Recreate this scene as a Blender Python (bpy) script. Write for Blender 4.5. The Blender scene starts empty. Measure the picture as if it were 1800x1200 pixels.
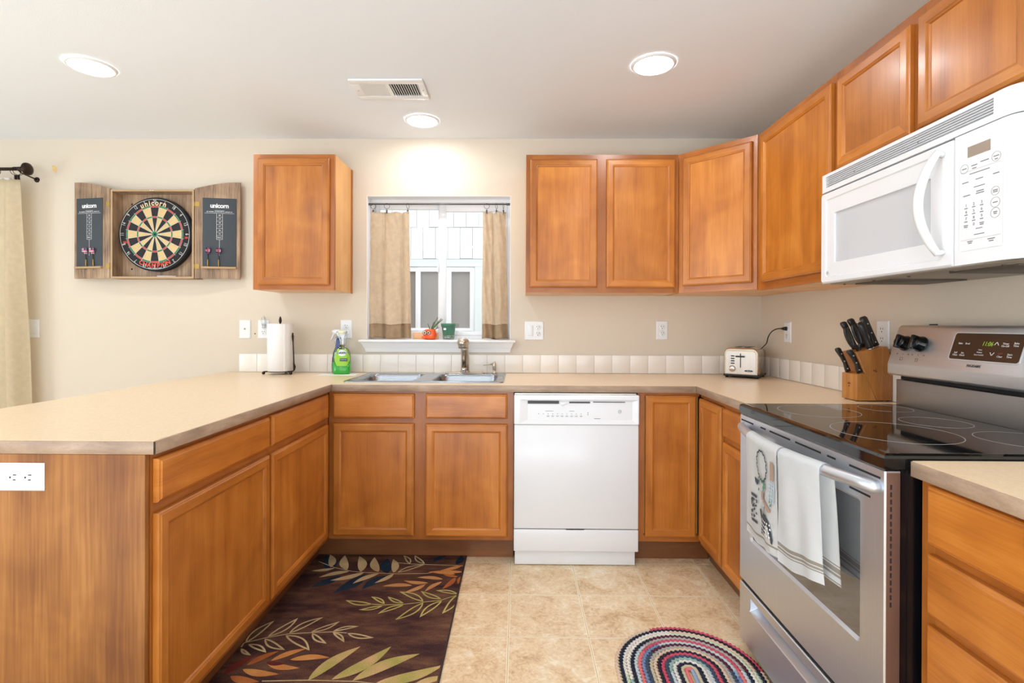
import bpy, bmesh, math, random
from mathutils import Matrix, Vector

random.seed(7)
SC = bpy.context.scene
COL = SC.collection
R = math.radians

# ---------------------------------------------------------------- camera
cd = bpy.data.cameras.new('camera')
cam = bpy.data.objects.new('camera', cd)
COL.objects.link(cam)
cd.sensor_width = 36.0
cd.lens = 905.4265 / 1800 * 36
cd.shift_y = -(600 - 571.4519) / 1800
cd.clip_start = 0.02
cam.matrix_world = (Matrix.Translation((0, -3.1708, 1.1922)) @ Matrix.Rotation(0.0123, 4, 'Z')
                    @ Matrix.Rotation(math.pi / 2 - 0.0019, 4, 'X') @ Matrix.Rotation(0.0036, 4, 'Z'))
SC.camera = cam

# ---------------------------------------------------------------- world, exposure, window and fill light
SC.view_settings.view_transform = 'Standard'
SC.view_settings.look = 'None'
SC.view_settings.exposure = 0.26
SC.view_settings.gamma = 1.0
SC.view_settings.use_curve_mapping = False
wd = bpy.data.worlds.new('overcast_sky')
SC.world = wd
wd.use_nodes = True
wd.node_tree.nodes['Background'].inputs[0].default_value = (0.90, 0.95, 1.0, 1)
wd.node_tree.nodes['Background'].inputs[1].default_value = 2.1


def area_light(name, loc, rot, sx, sy, power, col=(1, 0.97, 0.93)):
    l = bpy.data.lights.new(name, 'AREA')
    l.shape = 'RECTANGLE'
    l.size, l.size_y = sx, sy
    l.energy = power
    l.color = col
    o = bpy.data.objects.new(name, l)
    COL.objects.link(o)
    o.location = loc
    o.rotation_euler = rot
    return o


# sky light at the left window and patio door; the rest is added fill
DAY = (0.72, 0.88, 1.0)
area_light('rear_fill', (-0.9, -4.95, 1.25), (R(90), 0, 0), 4.2, 1.9, 4, DAY)  # added fill from behind the camera
area_light('rear_up_fill', (-0.9, -6.1, -0.08), (R(155), 0, 0), 4.6, 2.2, 175, (0.74, 0.87, 1.0))  # added upward fill, lifts the kitchen ceiling
area_light('daylight_left_window', (-5.15, -2.9, 1.25), (0, R(-90), 0), 1.8, 2.2, 36, DAY)
area_light('left_up_fill', (-6.2, -2.9, -0.08), (0, R(-155), 0), 2.0, 3.0, 105, (0.76, 0.89, 1.0))  # added upward fill outside the left wall, brightens the ceiling
area_light('daylight_patio_door', (-4.05, 0.30, 1.05), (R(-90), 0, 0), 1.6, 1.9, 14, DAY)

LAMP = 58.0     # radiance of the ceiling lamps' diffusers

# ---------------------------------------------------------------- mesh builder


class MB:
    """collects shapes in one bmesh; build() links them as ONE mesh object"""

    def __init__(self, M=None):
        self.bm = bmesh.new()
        self.M = M or Matrix.Identity(4)

    def _take(self, tmp, m, M=None, smooth=False):
        T = self.M @ M if M else self.M
        vm = {}
        for v in tmp.verts:
            vm[v] = self.bm.verts.new(T @ v.co)
        for f in tmp.faces:
            try:
                nf = self.bm.faces.new([vm[v] for v in f.verts])
                nf.material_index = f.material_index if m is None else m
                nf.smooth = smooth
            except ValueError:
                pass
        tmp.free()

    def box(self, x0, x1, y0, y1, z0, z1, m=0, bev=0.0, seg=2, M=None):
        t = bmesh.new()
        bmesh.ops.create_cube(t, size=1)
        for v in t.verts:
            v.co = Vector(((x0 + x1) / 2 + v.co.x * abs(x1 - x0), (y0 + y1) / 2 + v.co.y * abs(y1 - y0), (z0 + z1) / 2 + v.co.z * abs(z1 - z0)))
        if bev > 0:
            bmesh.ops.bevel(t, geom=t.edges[:], offset=bev, segments=seg, profile=0.5, affect='EDGES')
        self._take(t, m, M, smooth=bev > 0)
        return self

    def prism(self, poly, axis, a0, a1, m=0, bev=0.0, seg=2, M=None, smooth=False):
        """poly in the two other axes (in cyclic order x,y,z without axis), extruded along axis"""
        t = bmesh.new()
        o = {'x': lambda p, a: (a, p[0], p[1]), 'y': lambda p, a: (p[0], a, p[1]), 'z': lambda p, a: (p[0], p[1], a)}[axis]
        A = [t.verts.new(o(p, a0)) for p in poly]
        B = [t.verts.new(o(p, a1)) for p in poly]
        n = len(poly)
        t.faces.new(A)
        t.faces.new(list(reversed(B)))
        for i in range(n):
            t.faces.new([A[i], B[i], B[(i + 1) % n], A[(i + 1) % n]])
        bmesh.ops.recalc_face_normals(t, faces=t.faces[:])
        if bev > 0:
            bmesh.ops.bevel(t, geom=t.edges[:], offset=bev, segments=seg, profile=0.5, affect='EDGES')
        self._take(t, m, M, smooth=smooth or bev > 0)
        return self

    def lathe(self, prof, c=(0, 0, 0), seg=24, m=0, M=None, sx=1.0, sy=1.0, smooth=True):
        """prof: (r, z) list revolved about Z through c"""
        t = bmesh.new()
        rings = []
        for r, z in prof:
            if r < 1e-6:
                rings.append([t.verts.new((c[0], c[1], c[2] + z))])
            else:
                rings.append([t.verts.new((c[0] + sx * r * math.cos(2 * math.pi * k / seg), c[1] + sy * r * math.sin(2 * math.pi * k / seg), c[2] + z)) for k in range(seg)])
        for a, b in zip(rings, rings[1:]):
            for k in range(seg):
                k2 = (k + 1) % seg
                if len(a) == 1 and len(b) == 1:
                    continue
                if len(a) == 1:
                    t.faces.new([a[0], b[k], b[k2]])
                elif len(b) == 1:
                    t.faces.new([a[k], b[0], a[k2]])
                else:
                    t.faces.new([a[k], b[k], b[k2], a[k2]])
        self._take(t, m, M, smooth=smooth)
        return self

    def tube(self, pts, r, seg=8, m=0, M=None, flat=1.0):
        """swept round bar; r number or list"""
        t = bmesh.new()
        P = [Vector(p) for p in pts]
        n = len(P)
        rr = r if isinstance(r, (list, tuple)) else [r] * n
        up = None
        rings = []
        for i in range(n):
            d = (P[min(i + 1, n - 1)] - P[max(i - 1, 0)]).normalized()
            if up is None:
                up = Vector((0, 0, 1)) if abs(d.z) < 0.9 else Vector((1, 0, 0))
            s = d.cross(up).normalized()
            up = s.cross(d).normalized()
            rings.append([t.verts.new(P[i] + rr[i] * (math.cos(2 * math.pi * k / seg) * s + flat * math.sin(2 * math.pi * k / seg) * up)) for k in range(seg)])
        for a, b in zip(rings, rings[1:]):
            for k in range(seg):
                t.faces.new([a[k], a[(k + 1) % seg], b[(k + 1) % seg], b[k]])
        t.faces.new(list(reversed(rings[0])))
        t.faces.new(rings[-1])
        self._take(t, m, M, smooth=True)
        return self

    def grid(self, fn, nu, nv, m=0, M=None, thick=0.0, smooth=True, mfn=None):
        """fn(u,v) -> point, u,v in 0..1; optional thickness along -normal"""
        t = bmesh.new()
        V = [[t.verts.new(fn(i / nu, j / nv)) for j in range(nv + 1)] for i in range(nu + 1)]
        for i in range(nu):
            for j in range(nv):
                f = t.faces.new([V[i][j], V[i + 1][j], V[i + 1][j + 1], V[i][j + 1]])
                if mfn:
                    f.material_index = mfn((i + 0.5) / nu, (j + 0.5) / nv)
        if thick:
            bmesh.ops.solidify(t, geom=t.faces[:], thickness=thick)
        self._take(t, None if mfn else m, M, smooth=smooth)
        return self

    def ball(self, c, r, m=0, seg=16, M=None, s=(1, 1, 1)):
        t = bmesh.new()
        bmesh.ops.create_uvsphere(t, u_segments=seg, v_segments=max(6, seg // 2), radius=1)
        for v in t.verts:
            v.co = Vector((c[0] + v.co.x * r * s[0], c[1] + v.co.y * r * s[1], c[2] + v.co.z * r * s[2]))
        self._take(t, m, M, smooth=True)
        return self

    def poly(self, pts, m=0, M=None):
        t = bmesh.new()
        t.faces.new([t.verts.new(p) for p in pts])
        self._take(t, m, M)
        return self

    def rings(self, loops, m=0, fill=True, closed=True, mats=None, smooth=False):
        """bridge equal-length closed loops of points; mats(k) gives material per side index"""
        L = [[self.bm.verts.new(self.M @ Vector(p)) for p in lp] for lp in loops]
        n = len(loops[0])
        for a, b in zip(L, L[1:]):
            for k in range(n):
                f = self.bm.faces.new([a[k], a[(k + 1) % n], b[(k + 1) % n], b[k]])
                f.material_index = mats(k) if mats else m
                f.smooth = smooth
        if fill:
            f = self.bm.faces.new(L[-1])
            f.material_index = m
            f = self.bm.faces.new(list(reversed(L[0])))
            f.material_index = m
        return self

    def text(self, s, size, M, m=0, align='CENTER', depth=0.0003, squash=1.0, shear=0.0, spacing=1.0, bold=0.0):
        c = bpy.data.curves.new('lettering', 'FONT')
        c.body = s
        c.size = size
        c.align_x = align
        c.align_y = 'CENTER'
        c.extrude = depth
        c.offset = bold
        c.shear = shear
        c.space_character = spacing
        c.resolution_u = 3
        o = bpy.data.objects.new('lettering', c)
        me = bpy.data.meshes.new_from_object(o)
        t = bmesh.new()
        t.from_mesh(me)
        for v in t.verts:
            v.co.x *= squash
        self._take(t, m, M)
        bpy.data.objects.remove(o)
        bpy.data.meshes.remove(me)
        bpy.data.curves.remove(c)
        return self

    def build(self, name, mats, parent=None, loc=None, fix=True):
        if fix:
            bmesh.ops.recalc_face_normals(self.bm, faces=self.bm.faces[:])
        off = Vector(loc) if loc is not None else Vector((0, 0, 0))
        if parent is not None:
            off = wloc(parent)
            if loc is not None:
                off = Vector(loc)
        elif loc is None and len(self.bm.verts):
            xs = [v.co for v in self.bm.verts]
            off = Vector(((min(v.x for v in xs) + max(v.x for v in xs)) / 2, (min(v.y for v in xs) + max(v.y for v in xs)) / 2, min(v.z for v in xs)))
        for v in self.bm.verts:
            v.co -= off
        me = bpy.data.meshes.new(name)
        self.bm.to_mesh(me)
        self.bm.free()
        for mt in (mats if isinstance(mats, (list, tuple)) else [mats]):
            me.materials.append(mt)
        o = bpy.data.objects.new(name, me)
        COL.objects.link(o)
        if parent is not None:
            o.parent = parent
            o.location = off - wloc(parent)
        else:
            o.location = off
        return o


def wloc(o):
    v = Vector(o.location)
    while o.parent:
        o = o.parent
        v += Vector(o.location)
    return v


def tag(o, label, cat, group=None):
    o['label'] = label
    o['category'] = cat
    if group:
        o['group'] = group
    return o


def thing(name, label, cat, loc, group=None):
    o = bpy.data.objects.new(name, None)
    o.empty_display_size = 0.05
    COL.objects.link(o)
    o.location = loc
    return tag(o, label, cat, group)


def struct(o):
    o['kind'] = 'structure'
    return o


def FR(o, u, w):
    """local x = u, local y = w (outward), local z = up"""
    u, w = Vector(u), Vector(w)
    return Matrix(((u.x, w.x, 0, o[0]), (u.y, w.y, 0, o[1]), (u.z, w.z, 1, o[2]), (0, 0, 0, 1)))


def FACE(o, u, v, n):
    """text frame: x along u, y along v, z out along n"""
    u, v, n = Vector(u), Vector(v), Vector(n)
    return Matrix(((u.x, v.x, n.x, o[0]), (u.y, v.y, n.y, o[1]), (u.z, v.z, n.z, o[2]), (0, 0, 0, 1)))


BACK = ((1, 0, 0), (0, -1, 0))
LEFT = ((0, 1, 0), (1, 0, 0))
RIGHT = ((0, -1, 0), (-1, 0, 0))

# ---------------------------------------------------------------- materials


def srgb(r, g, b):
    f = lambda c: c / 12.92 if c <= 0.04045 else ((c + 0.055) / 1.055) ** 2.4
    return (f(r / 255), f(g / 255), f(b / 255), 1)


def base_mat(name):
    m = bpy.data.materials.new(name)
    m.use_nodes = True
    nt = m.node_tree
    return m, nt, nt.nodes['Principled BSDF']


def N(nt, t, **k):
    n = nt.nodes.new(t)
    for a, b in k.items():
        setattr(n, a, b)
    return n


def mat(name, col, rough=0.5, metal=0.0, var=0.0, vscale=8.0, bump=0.0, bscale=200.0, emit=None, estr=0.0, spec=0.5, coat=0.0, alpha=1.0, trans=0.0, sheen=0.0):
    m, nt, b = base_mat(name)
    b.inputs['Roughness'].default_value = rough
    b.inputs['Metallic'].default_value = metal
    b.inputs['Specular IOR Level'].default_value = spec
    b.inputs['Coat Weight'].default_value = coat
    b.inputs['Coat Roughness'].default_value = 0.05
    b.inputs['Transmission Weight'].default_value = trans
    b.inputs['Alpha'].default_value = alpha
    b.inputs['Sheen Weight'].default_value = sheen
    tc = N(nt, 'ShaderNodeTexCoord')
    n = N(nt, 'ShaderNodeTexNoise')
    n.inputs['Scale'].default_value = vscale
    n.inputs['Detail'].default_value = 3
    nt.links.new(tc.outputs['Object'], n.inputs['Vector'])
    mx = N(nt, 'ShaderNodeMix', data_type='RGBA')
    mx.inputs[6].default_value = tuple(c * (1 - var) for c in col[:3]) + (1,)
    mx.inputs[7].default_value = tuple(min(1, c * (1 + var)) for c in col[:3]) + (1,)
    nt.links.new(n.outputs['Fac'], mx.inputs[0])
    nt.links.new(mx.outputs[2], b.inputs['Base Color'])
    if bump:
        n2 = N(nt, 'ShaderNodeTexNoise')
        n2.inputs['Scale'].default_value = bscale
        n2.inputs['Detail'].default_value = 2
        nt.links.new(tc.outputs['Object'], n2.inputs['Vector'])
        bp = N(nt, 'ShaderNodeBump')
        bp.inputs['Strength'].default_value = bump
        bp.inputs['Distance'].default_value = 0.002
        nt.links.new(n2.outputs['Fac'], bp.inputs['Height'])
        nt.links.new(bp.outputs['Normal'], b.inputs['Normal'])
    if emit:
        b.inputs['Emission Color'].default_value = emit
        b.inputs['Emission Strength'].default_value = estr
    return m


def ramp(nt, stops):
    r = N(nt, 'ShaderNodeValToRGB')
    e = r.color_ramp.elements
    e[0].position, e[0].color = stops[0]
    e[1].position, e[1].color = stops[-1]
    for p, c in stops[1:-1]:
        x = e.new(p)
        x.color = c
    return r


def wood(name, dark, mid, light, scale=(14, 14, 1.1), rough=0.33, pore=0.34, rings=0.0, coat=0.12, tint=0.10):
    m, nt, b = base_mat(name)
    L = nt.links.new
    tc = N(nt, 'ShaderNodeTexCoord')
    oi = N(nt, 'ShaderNodeObjectInfo')
    off = N(nt, 'ShaderNodeVectorMath', operation='SCALE')
    cmb = N(nt, 'ShaderNodeCombineXYZ')
    L(oi.outputs['Random'], cmb.inputs[0])
    L(oi.outputs['Random'], cmb.inputs[1])
    L(oi.outputs['Random'], cmb.inputs[2])
    L(cmb.outputs[0], off.inputs[0])
    off.inputs['Scale'].default_value = 37.0
    add = N(nt, 'ShaderNodeVectorMath', operation='ADD')
    L(tc.outputs['Object'], add.inputs[0])
    L(off.outputs[0], add.inputs[1])
    mp = N(nt, 'ShaderNodeMapping')
    mp.inputs['Scale'].default_value = scale
    L(add.outputs[0], mp.inputs['Vector'])
    n1 = N(nt, 'ShaderNodeTexNoise')
    n1.inputs['Scale'].default_value = 1.0
    n1.inputs['Detail'].default_value = 5
    n1.inputs['Roughness'].default_value = 0.55
    n1.inputs['Distortion'].default_value = 0.5
    L(mp.outputs[0], n1.inputs['Vector'])
    # soft blotches of the stain
    n2 = N(nt, 'ShaderNodeTexNoise')
    n2.inputs['Scale'].default_value = 5.0
    n2.inputs['Detail'].default_value = 2
    n2.inputs['Distortion'].default_value = 0.8
    L(add.outputs[0], n2.inputs['Vector'])
    mp3 = N(nt, 'ShaderNodeMapping')
    mp3.inputs['Scale'].default_value = tuple(s * 14 if s > 5 else s * 6 for s in scale)
    L(add.outputs[0], mp3.inputs['Vector'])
    n3 = N(nt, 'ShaderNodeTexNoise')
    n3.inputs['Scale'].default_value = 1.0
    n3.inputs['Detail'].default_value = 2
    L(mp3.outputs[0], n3.inputs['Vector'])
    ma = N(nt, 'ShaderNodeMath', operation='MULTIPLY_ADD')
    L(n2.outputs['Fac'], ma.inputs[0])
    ma.inputs[1].default_value = 0.75
    L(n1.outputs['Fac'], ma.inputs[2])
    mb = N(nt, 'ShaderNodeMath', operation='MULTIPLY_ADD')
    L(n3.outputs['Fac'], mb.inputs[0])
    mb.inputs[1].default_value = pore
    L(ma.outputs[0], mb.inputs[2])
    c0 = 0.5 + 0.375 + pore * 0.5
    mr = N(nt, 'ShaderNodeMapRange')
    mr.inputs[1].default_value = c0 - 0.34
    mr.inputs[2].default_value = c0 + 0.34
    L(mb.outputs[0], mr.inputs[0])
    rp = ramp(nt, [(0.0, dark), (0.5, mid), (1.0, light)])
    L(mr.outputs[0], rp.inputs[0])
    hs = N(nt, 'ShaderNodeHueSaturation')
    mr2 = N(nt, 'ShaderNodeMapRange')
    mr2.inputs[3].default_value = 1 - tint
    mr2.inputs[4].default_value = 1 + tint
    L(oi.outputs['Random'], mr2.inputs[0])
    L(mr2.outputs[0], hs.inputs['Value'])
    L(rp.outputs[0], hs.inputs['Color'])
    L(hs.outputs[0], b.inputs['Base Color'])
    b.inputs['Roughness'].default_value = rough
    b.inputs['Coat Weight'].default_value = coat
    b.inputs['Coat Roughness'].default_value = 0.16
    bp = N(nt, 'ShaderNodeBump')
    bp.inputs['Strength'].default_value = 0.04
    bp.inputs['Distance'].default_value = 0.001
    L(n3.outputs['Fac'], bp.inputs['Height'])
    L(bp.outputs[0], b.inputs['Normal'])
    return m


WD, WM, WL = srgb(156, 86, 24), srgb(186, 111, 38), srgb(208, 134, 56)
WV = wood('maple_vertical', WD, WM, WL)
WH = wood('maple_horizontal', WD, WM, WL, scale=(1.6, 1.6, 16))
WF = wood('maple_frame', srgb(146, 80, 28), srgb(170, 98, 36), srgb(190, 116, 48))
WFH = wood('maple_frame_rail', srgb(146, 80, 28), srgb(170, 98, 36), srgb(190, 116, 48), scale=(1.6, 1.6, 16))
WS = wood('maple_side_lit', srgb(212, 150, 84), srgb(230, 170, 100), srgb(240, 186, 118), scale=(9, 9, 0.8), pore=0.1)  # same maple for cabinet sides, their lit brightness put into a paler colour
WP = wood('maple_end_panel', srgb(112, 62, 20), srgb(140, 86, 32), srgb(166, 110, 50), scale=(11, 11, 0.8), pore=0.65, rough=0.55, coat=0.0)
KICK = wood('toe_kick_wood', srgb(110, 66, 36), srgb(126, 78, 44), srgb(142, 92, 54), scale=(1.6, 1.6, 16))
EDGE = wood('counter_edge_laminate', srgb(142, 118, 100), srgb(168, 142, 120), srgb(190, 165, 141), scale=(9, 9, 40), rough=0.45)
RUST = wood('rustic_oak', srgb(92, 72, 56), srgb(154, 124, 96), srgb(190, 162, 130), scale=(30, 30, 1.8), rough=0.6, pore=0.8)
BLOCK = wood('acacia_block', srgb(150, 88, 34), srgb(188, 122, 54), srgb(212, 150, 78), scale=(40, 40, 2.0), rough=0.4, pore=0.3)
BLOCKS = wood('acacia_block_slanted', srgb(128, 76, 32), srgb(166, 104, 48), srgb(190, 126, 62), scale=(34, 34, 3.0), rough=0.4, pore=0.3)
STRIP = mat('oak_strip', srgb(176, 146, 110), 0.6, var=0.06, vscale=20)

WHITE = mat('white_enamel', srgb(233, 234, 236), 0.22, var=0.004)
WHITE2 = mat('white_plastic', srgb(230, 231, 232), 0.35, var=0.004)
WPAINT = mat('white_trim_paint', srgb(242, 241, 240), 0.4, var=0.006)
VINYL = mat('white_vinyl', srgb(236, 236, 238), 0.35, var=0.004)
GROUT = mat('grout', srgb(226, 222, 214), 0.8)
TILE = mat('white_glazed_tile', srgb(244, 237, 228), 0.14, var=0.01, vscale=3)
BLACK = mat('black_plastic', srgb(22, 22, 23), 0.4)
BLACKM = mat('black_enamel', srgb(14, 14, 18), 0.25)
BGLASS = mat('black_glass', srgb(16, 16, 17), 0.04, spec=0.6)
DARK = mat('dark_gap', srgb(26, 24, 24), 0.7)
BRONZE = mat('oiled_bronze', srgb(52, 38, 32), 0.38, metal=0.7, var=0.1)
GREYROD = mat('dark_grey_metal', srgb(88, 82, 80), 0.4, metal=0.6)
CHROME = mat('chrome', srgb(225, 222, 218), 0.12, metal=1.0)
NICKEL = mat('brushed_nickel', srgb(200, 190, 176), 0.36, metal=1.0, var=0.03, vscale=60)
BRASS = mat('brass', srgb(168, 138, 76), 0.42, metal=1.0)
INK = mat('grey_ink', srgb(120, 120, 124), 0.6)
INKD = mat('dark_ink', srgb(60, 60, 64), 0.6)
INKL = mat('pale_ink', srgb(188, 188, 192), 0.6)
WINK = mat('white_ink', srgb(232, 232, 232), 0.6)
TOASTST = mat('toaster_chrome', srgb(214, 206, 196), 0.16, metal=1.0, var=0.03)


def brushed(name, col, rough, axis_scale):
    m, nt, b = base_mat(name)
    L = nt.links.new
    b.inputs['Metallic'].default_value = 1.0
    tc = N(nt, 'ShaderNodeTexCoord')
    mp = N(nt, 'ShaderNodeMapping')
    mp.inputs['Scale'].default_value = axis_scale
    L(tc.outputs['Object'], mp.inputs['Vector'])
    n = N(nt, 'ShaderNodeTexNoise')
    n.inputs['Scale'].default_value = 1
    n.inputs['Detail'].default_value = 3
    L(mp.outputs[0], n.inputs['Vector'])
    mr = N(nt, 'ShaderNodeMapRange')
    mr.inputs[3].default_value = rough - 0.06
    mr.inputs[4].default_value = rough + 0.08
    L(n.outputs['Fac'], mr.inputs[0])
    L(mr.outputs[0], b.inputs['Roughness'])
    rp = ramp(nt, [(0.2, tuple(c * 0.9 for c in col[:3]) + (1,)), (0.8, col)])
    L(n.outputs['Fac'], rp.inputs[0])
    L(rp.outputs[0], b.inputs['Base Color'])
    bp = N(nt, 'ShaderNodeBump')
    bp.inputs['Strength'].default_value = 0.03
    bp.inputs['Distance'].default_value = 0.001
    L(n.outputs['Fac'], bp.inputs['Height'])
    L(bp.outputs[0], b.inputs['Normal'])
    return m


STEEL = brushed('brushed_stainless', srgb(212, 218, 226), 0.44, (8, 8, 500))
STEELV = brushed('brushed_stainless_door', srgb(214, 219, 226), 0.36, (500, 500, 8))
SINKST = brushed('sink_stainless', srgb(172, 176, 182), 0.26, (6, 300, 300))


def wall_mat(name, col, spot=False):
    return mat(name, col, 0.75, var=0.015, vscale=2.0, bump=0.25, bscale=260)


WALLM = wall_mat('beige_wall_paint', srgb(214, 201, 183))
CEILM = wall_mat('white_ceiling_paint', srgb(231, 236, 242))


def floor_mat():
    m, nt, b = base_mat('vinyl_tile')
    L = nt.links.new
    tc = N(nt, 'ShaderNodeTexCoord')
    mp = N(nt, 'ShaderNodeMapping')
    mp.inputs['Location'].default_value = (0.034 + 0.3065 * 20, 0.595 + 0.3065 * 30, 0)
    L(tc.outputs['Object'], mp.inputs['Vector'])
    br = N(nt, 'ShaderNodeTexBrick')
    br.offset = 0.0
    br.squash = 1.0
    br.inputs['Scale'].default_value = 1.0
    br.inputs['Brick Width'].default_value = 0.3065
    br.inputs['Row Height'].default_value = 0.3065
    br.inputs['Mortar Size'].default_value = 0.0046
    br.inputs['Mortar Smooth'].default_value = 0.25
    br.inputs['Color1'].default_value = (0.42, 0.42, 0.42, 1)
    br.inputs['Color2'].default_value = (0.58, 0.58, 0.58, 1)
    L(mp.outputs[0], br.inputs['Vector'])
    n1 = N(nt, 'ShaderNodeTexNoise')
    n1.inputs['Scale'].default_value = 9
    n1.inputs['Detail'].default_value = 8
    n1.inputs['Roughness'].default_value = 0.68
    n1.inputs['Distortion'].default_value = 0.6
    L(tc.outputs['Object'], n1.inputs['Vector'])
    n2 = N(nt, 'ShaderNodeTexNoise')
    n2.inputs['Scale'].default_value = 34
    n2.inputs['Detail'].default_value = 6
    n2.inputs['Distortion'].default_value = 2.2
    L(tc.outputs['Object'], n2.inputs['Vector'])
    ma = N(nt, 'ShaderNodeMath', operation='MULTIPLY_ADD')
    L(n2.outputs['Fac'], ma.inputs[0])
    ma.inputs[1].default_value = 0.6
    L(n1.outputs['Fac'], ma.inputs[2])
    m2 = N(nt, 'ShaderNodeMath', operation='MULTIPLY_ADD')
    L(br.outputs['Color'], m2.inputs[0])
    m2.inputs[1].default_value = 0.35
    L(ma.outputs[0], m2.inputs[2])
    mr = N(nt, 'ShaderNodeMapRange')
    mr.inputs[1].default_value = 0.74
    mr.inputs[2].default_value = 1.20
    L(m2.outputs[0], mr.inputs[0])
    rp = ramp(nt, [(0.0, srgb(204, 166, 122)), (0.4, srgb(232, 203, 162)), (0.7, srgb(243, 220, 183)), (1.0, srgb(252, 240, 216))])
    L(mr.outputs[0], rp.inputs[0])
    def step(lo, hi):
        q = N(nt, 'ShaderNodeMapRange')
        q.inputs[1].default_value = lo
        q.inputs[2].default_value = hi
        L(br.outputs['Fac'], q.inputs[0])
        return q
    m0 = N(nt, 'ShaderNodeMix', data_type='RGBA')
    L(step(0.0, 0.6).outputs[0], m0.inputs[0])
    L(rp.outputs[0], m0.inputs[6])
    m0.inputs[7].default_value = srgb(255, 244, 216)
    br2 = N(nt, 'ShaderNodeTexBrick')
    br2.offset = 0.0
    br2.squash = 1.0
    for k_, v_ in (('Scale', 1.0), ('Brick Width', 0.3065), ('Row Height', 0.3065), ('Mortar Size', 0.0013), ('Mortar Smooth', 0.3)):
        br2.inputs[k_].default_value = v_
    L(mp.outputs[0], br2.inputs['Vector'])
    mx = N(nt, 'ShaderNodeMix', data_type='RGBA')
    L(br2.outputs['Fac'], mx.inputs[0])
    L(m0.outputs[2], mx.inputs[6])
    mx.inputs[7].default_value = srgb(196, 164, 120)
    L(mx.outputs[2], b.inputs['Base Color'])
    b.inputs['Roughness'].default_value = 0.42
    bp = N(nt, 'ShaderNodeBump')
    bp.inputs['Strength'].default_value = 0.12
    bp.inputs['Distance'].default_value = 0.002
    L(ma.outputs[0], bp.inputs['Height'])
    L(bp.outputs[0], b.inputs['Normal'])
    return m


def counter_mat(name, cols):
    m, nt, b = base_mat(name)
    L = nt.links.new
    tc = N(nt, 'ShaderNodeTexCoord')
    n1 = N(nt, 'ShaderNodeTexNoise')
    n1.inputs['Scale'].default_value = 130
    n1.inputs['Detail'].default_value = 4
    L(tc.outputs['Object'], n1.inputs['Vector'])
    rp = ramp(nt, [(0.3, cols[0]), (0.7, cols[1])])
    L(n1.outputs['Fac'], rp.inputs[0])
    L(rp.outputs[0], b.inputs['Base Color'])
    b.inputs['Roughness'].default_value = 0.3
    return m


def fabric(name, col, scale=900.0, transl=0.0, var=0.06):
    m, nt, b = base_mat(name)
    L = nt.links.new
    tc = N(nt, 'ShaderNodeTexCoord')
    n = N(nt, 'ShaderNodeTexNoise')
    n.inputs['Scale'].default_value = 40
    n.inputs['Detail'].default_value = 4
    L(tc.outputs['Object'], n.inputs['Vector'])
    w = N(nt, 'ShaderNodeTexNoise')
    w.inputs['Scale'].default_value = scale
    L(tc.outputs['Object'], w.inputs['Vector'])
    rp = ramp(nt, [(0.3, tuple(c * (1 - var) for c in col[:3]) + (1,)), (0.7, tuple(min(1, c * (1 + var)) for c in col[:3]) + (1,))])
    L(n.outputs['Fac'], rp.inputs[0])
    L(rp.outputs[0], b.inputs['Base Color'])
    b.inputs['Roughness'].default_value = 0.9
    b.inputs['Specular IOR Level'].default_value = 0.1
    bp = N(nt, 'ShaderNodeBump')
    bp.inputs['Strength'].default_value = 0.25
    bp.inputs['Distance'].default_value = 0.003
    L(n.outputs['Fac'], bp.inputs['Height'])
    L(bp.outputs[0], b.inputs['Normal'])
    if transl:
        tr = N(nt, 'ShaderNodeBsdfTranslucent')
        L(rp.outputs[0], tr.inputs['Color'])
        ms = N(nt, 'ShaderNodeMixShader')
        ms.inputs[0].default_value = transl
        L(b.outputs[0], ms.inputs[1])
        L(tr.outputs[0], ms.inputs[2])
        L(ms.outputs[0], nt.nodes['Material Output'].inputs['Surface'])
    return m


def pane_mat(name, tint=(1, 1, 1, 1), gloss=0.03, rough=0.0):
    m, nt, b = base_mat(name)
    nt.nodes.remove(b)
    L = nt.links.new
    t = N(nt, 'ShaderNodeBsdfTransparent')
    t.inputs[0].default_value = tint
    g = N(nt, 'ShaderNodeBsdfGlossy')
    g.inputs['Roughness'].default_value = rough
    ms = N(nt, 'ShaderNodeMixShader')
    ms.inputs[0].default_value = gloss
    L(t.outputs[0], ms.inputs[1])
    L(g.outputs[0], ms.inputs[2])
    L(ms.outputs[0], nt.nodes['Material Output'].inputs['Surface'])
    return m


FLOORM = floor_mat()
CTOP = counter_mat('beige_laminate', (srgb(232, 205, 168), srgb(244, 218, 184)))
CTOP2 = CTOP
PANE = pane_mat('window_glass')
LENS = mat('lamp_diffuser', srgb(250, 248, 244), 0.6, emit=(0.93, 0.97, 1.0, 1), estr=LAMP)

# ---------------------------------------------------------------- room shell
XW, XL, YR, HC = 1.486, -4.9, -4.7, 2.333
CT = 0.892                      # counter top height
T = 0.14                        # wall thickness

b = MB()
b.box(XL - T, XW + T, YR - T, T, -0.1, 0)
struct(b.build('floor', FLOORM, loc=(0, 0, 0)))
b = MB()
b.box(XL - T, XW + T, YR - T, T, HC, HC + 0.1)
struct(b.build('ceiling', CEILM, loc=(0, 0, HC)))

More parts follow.
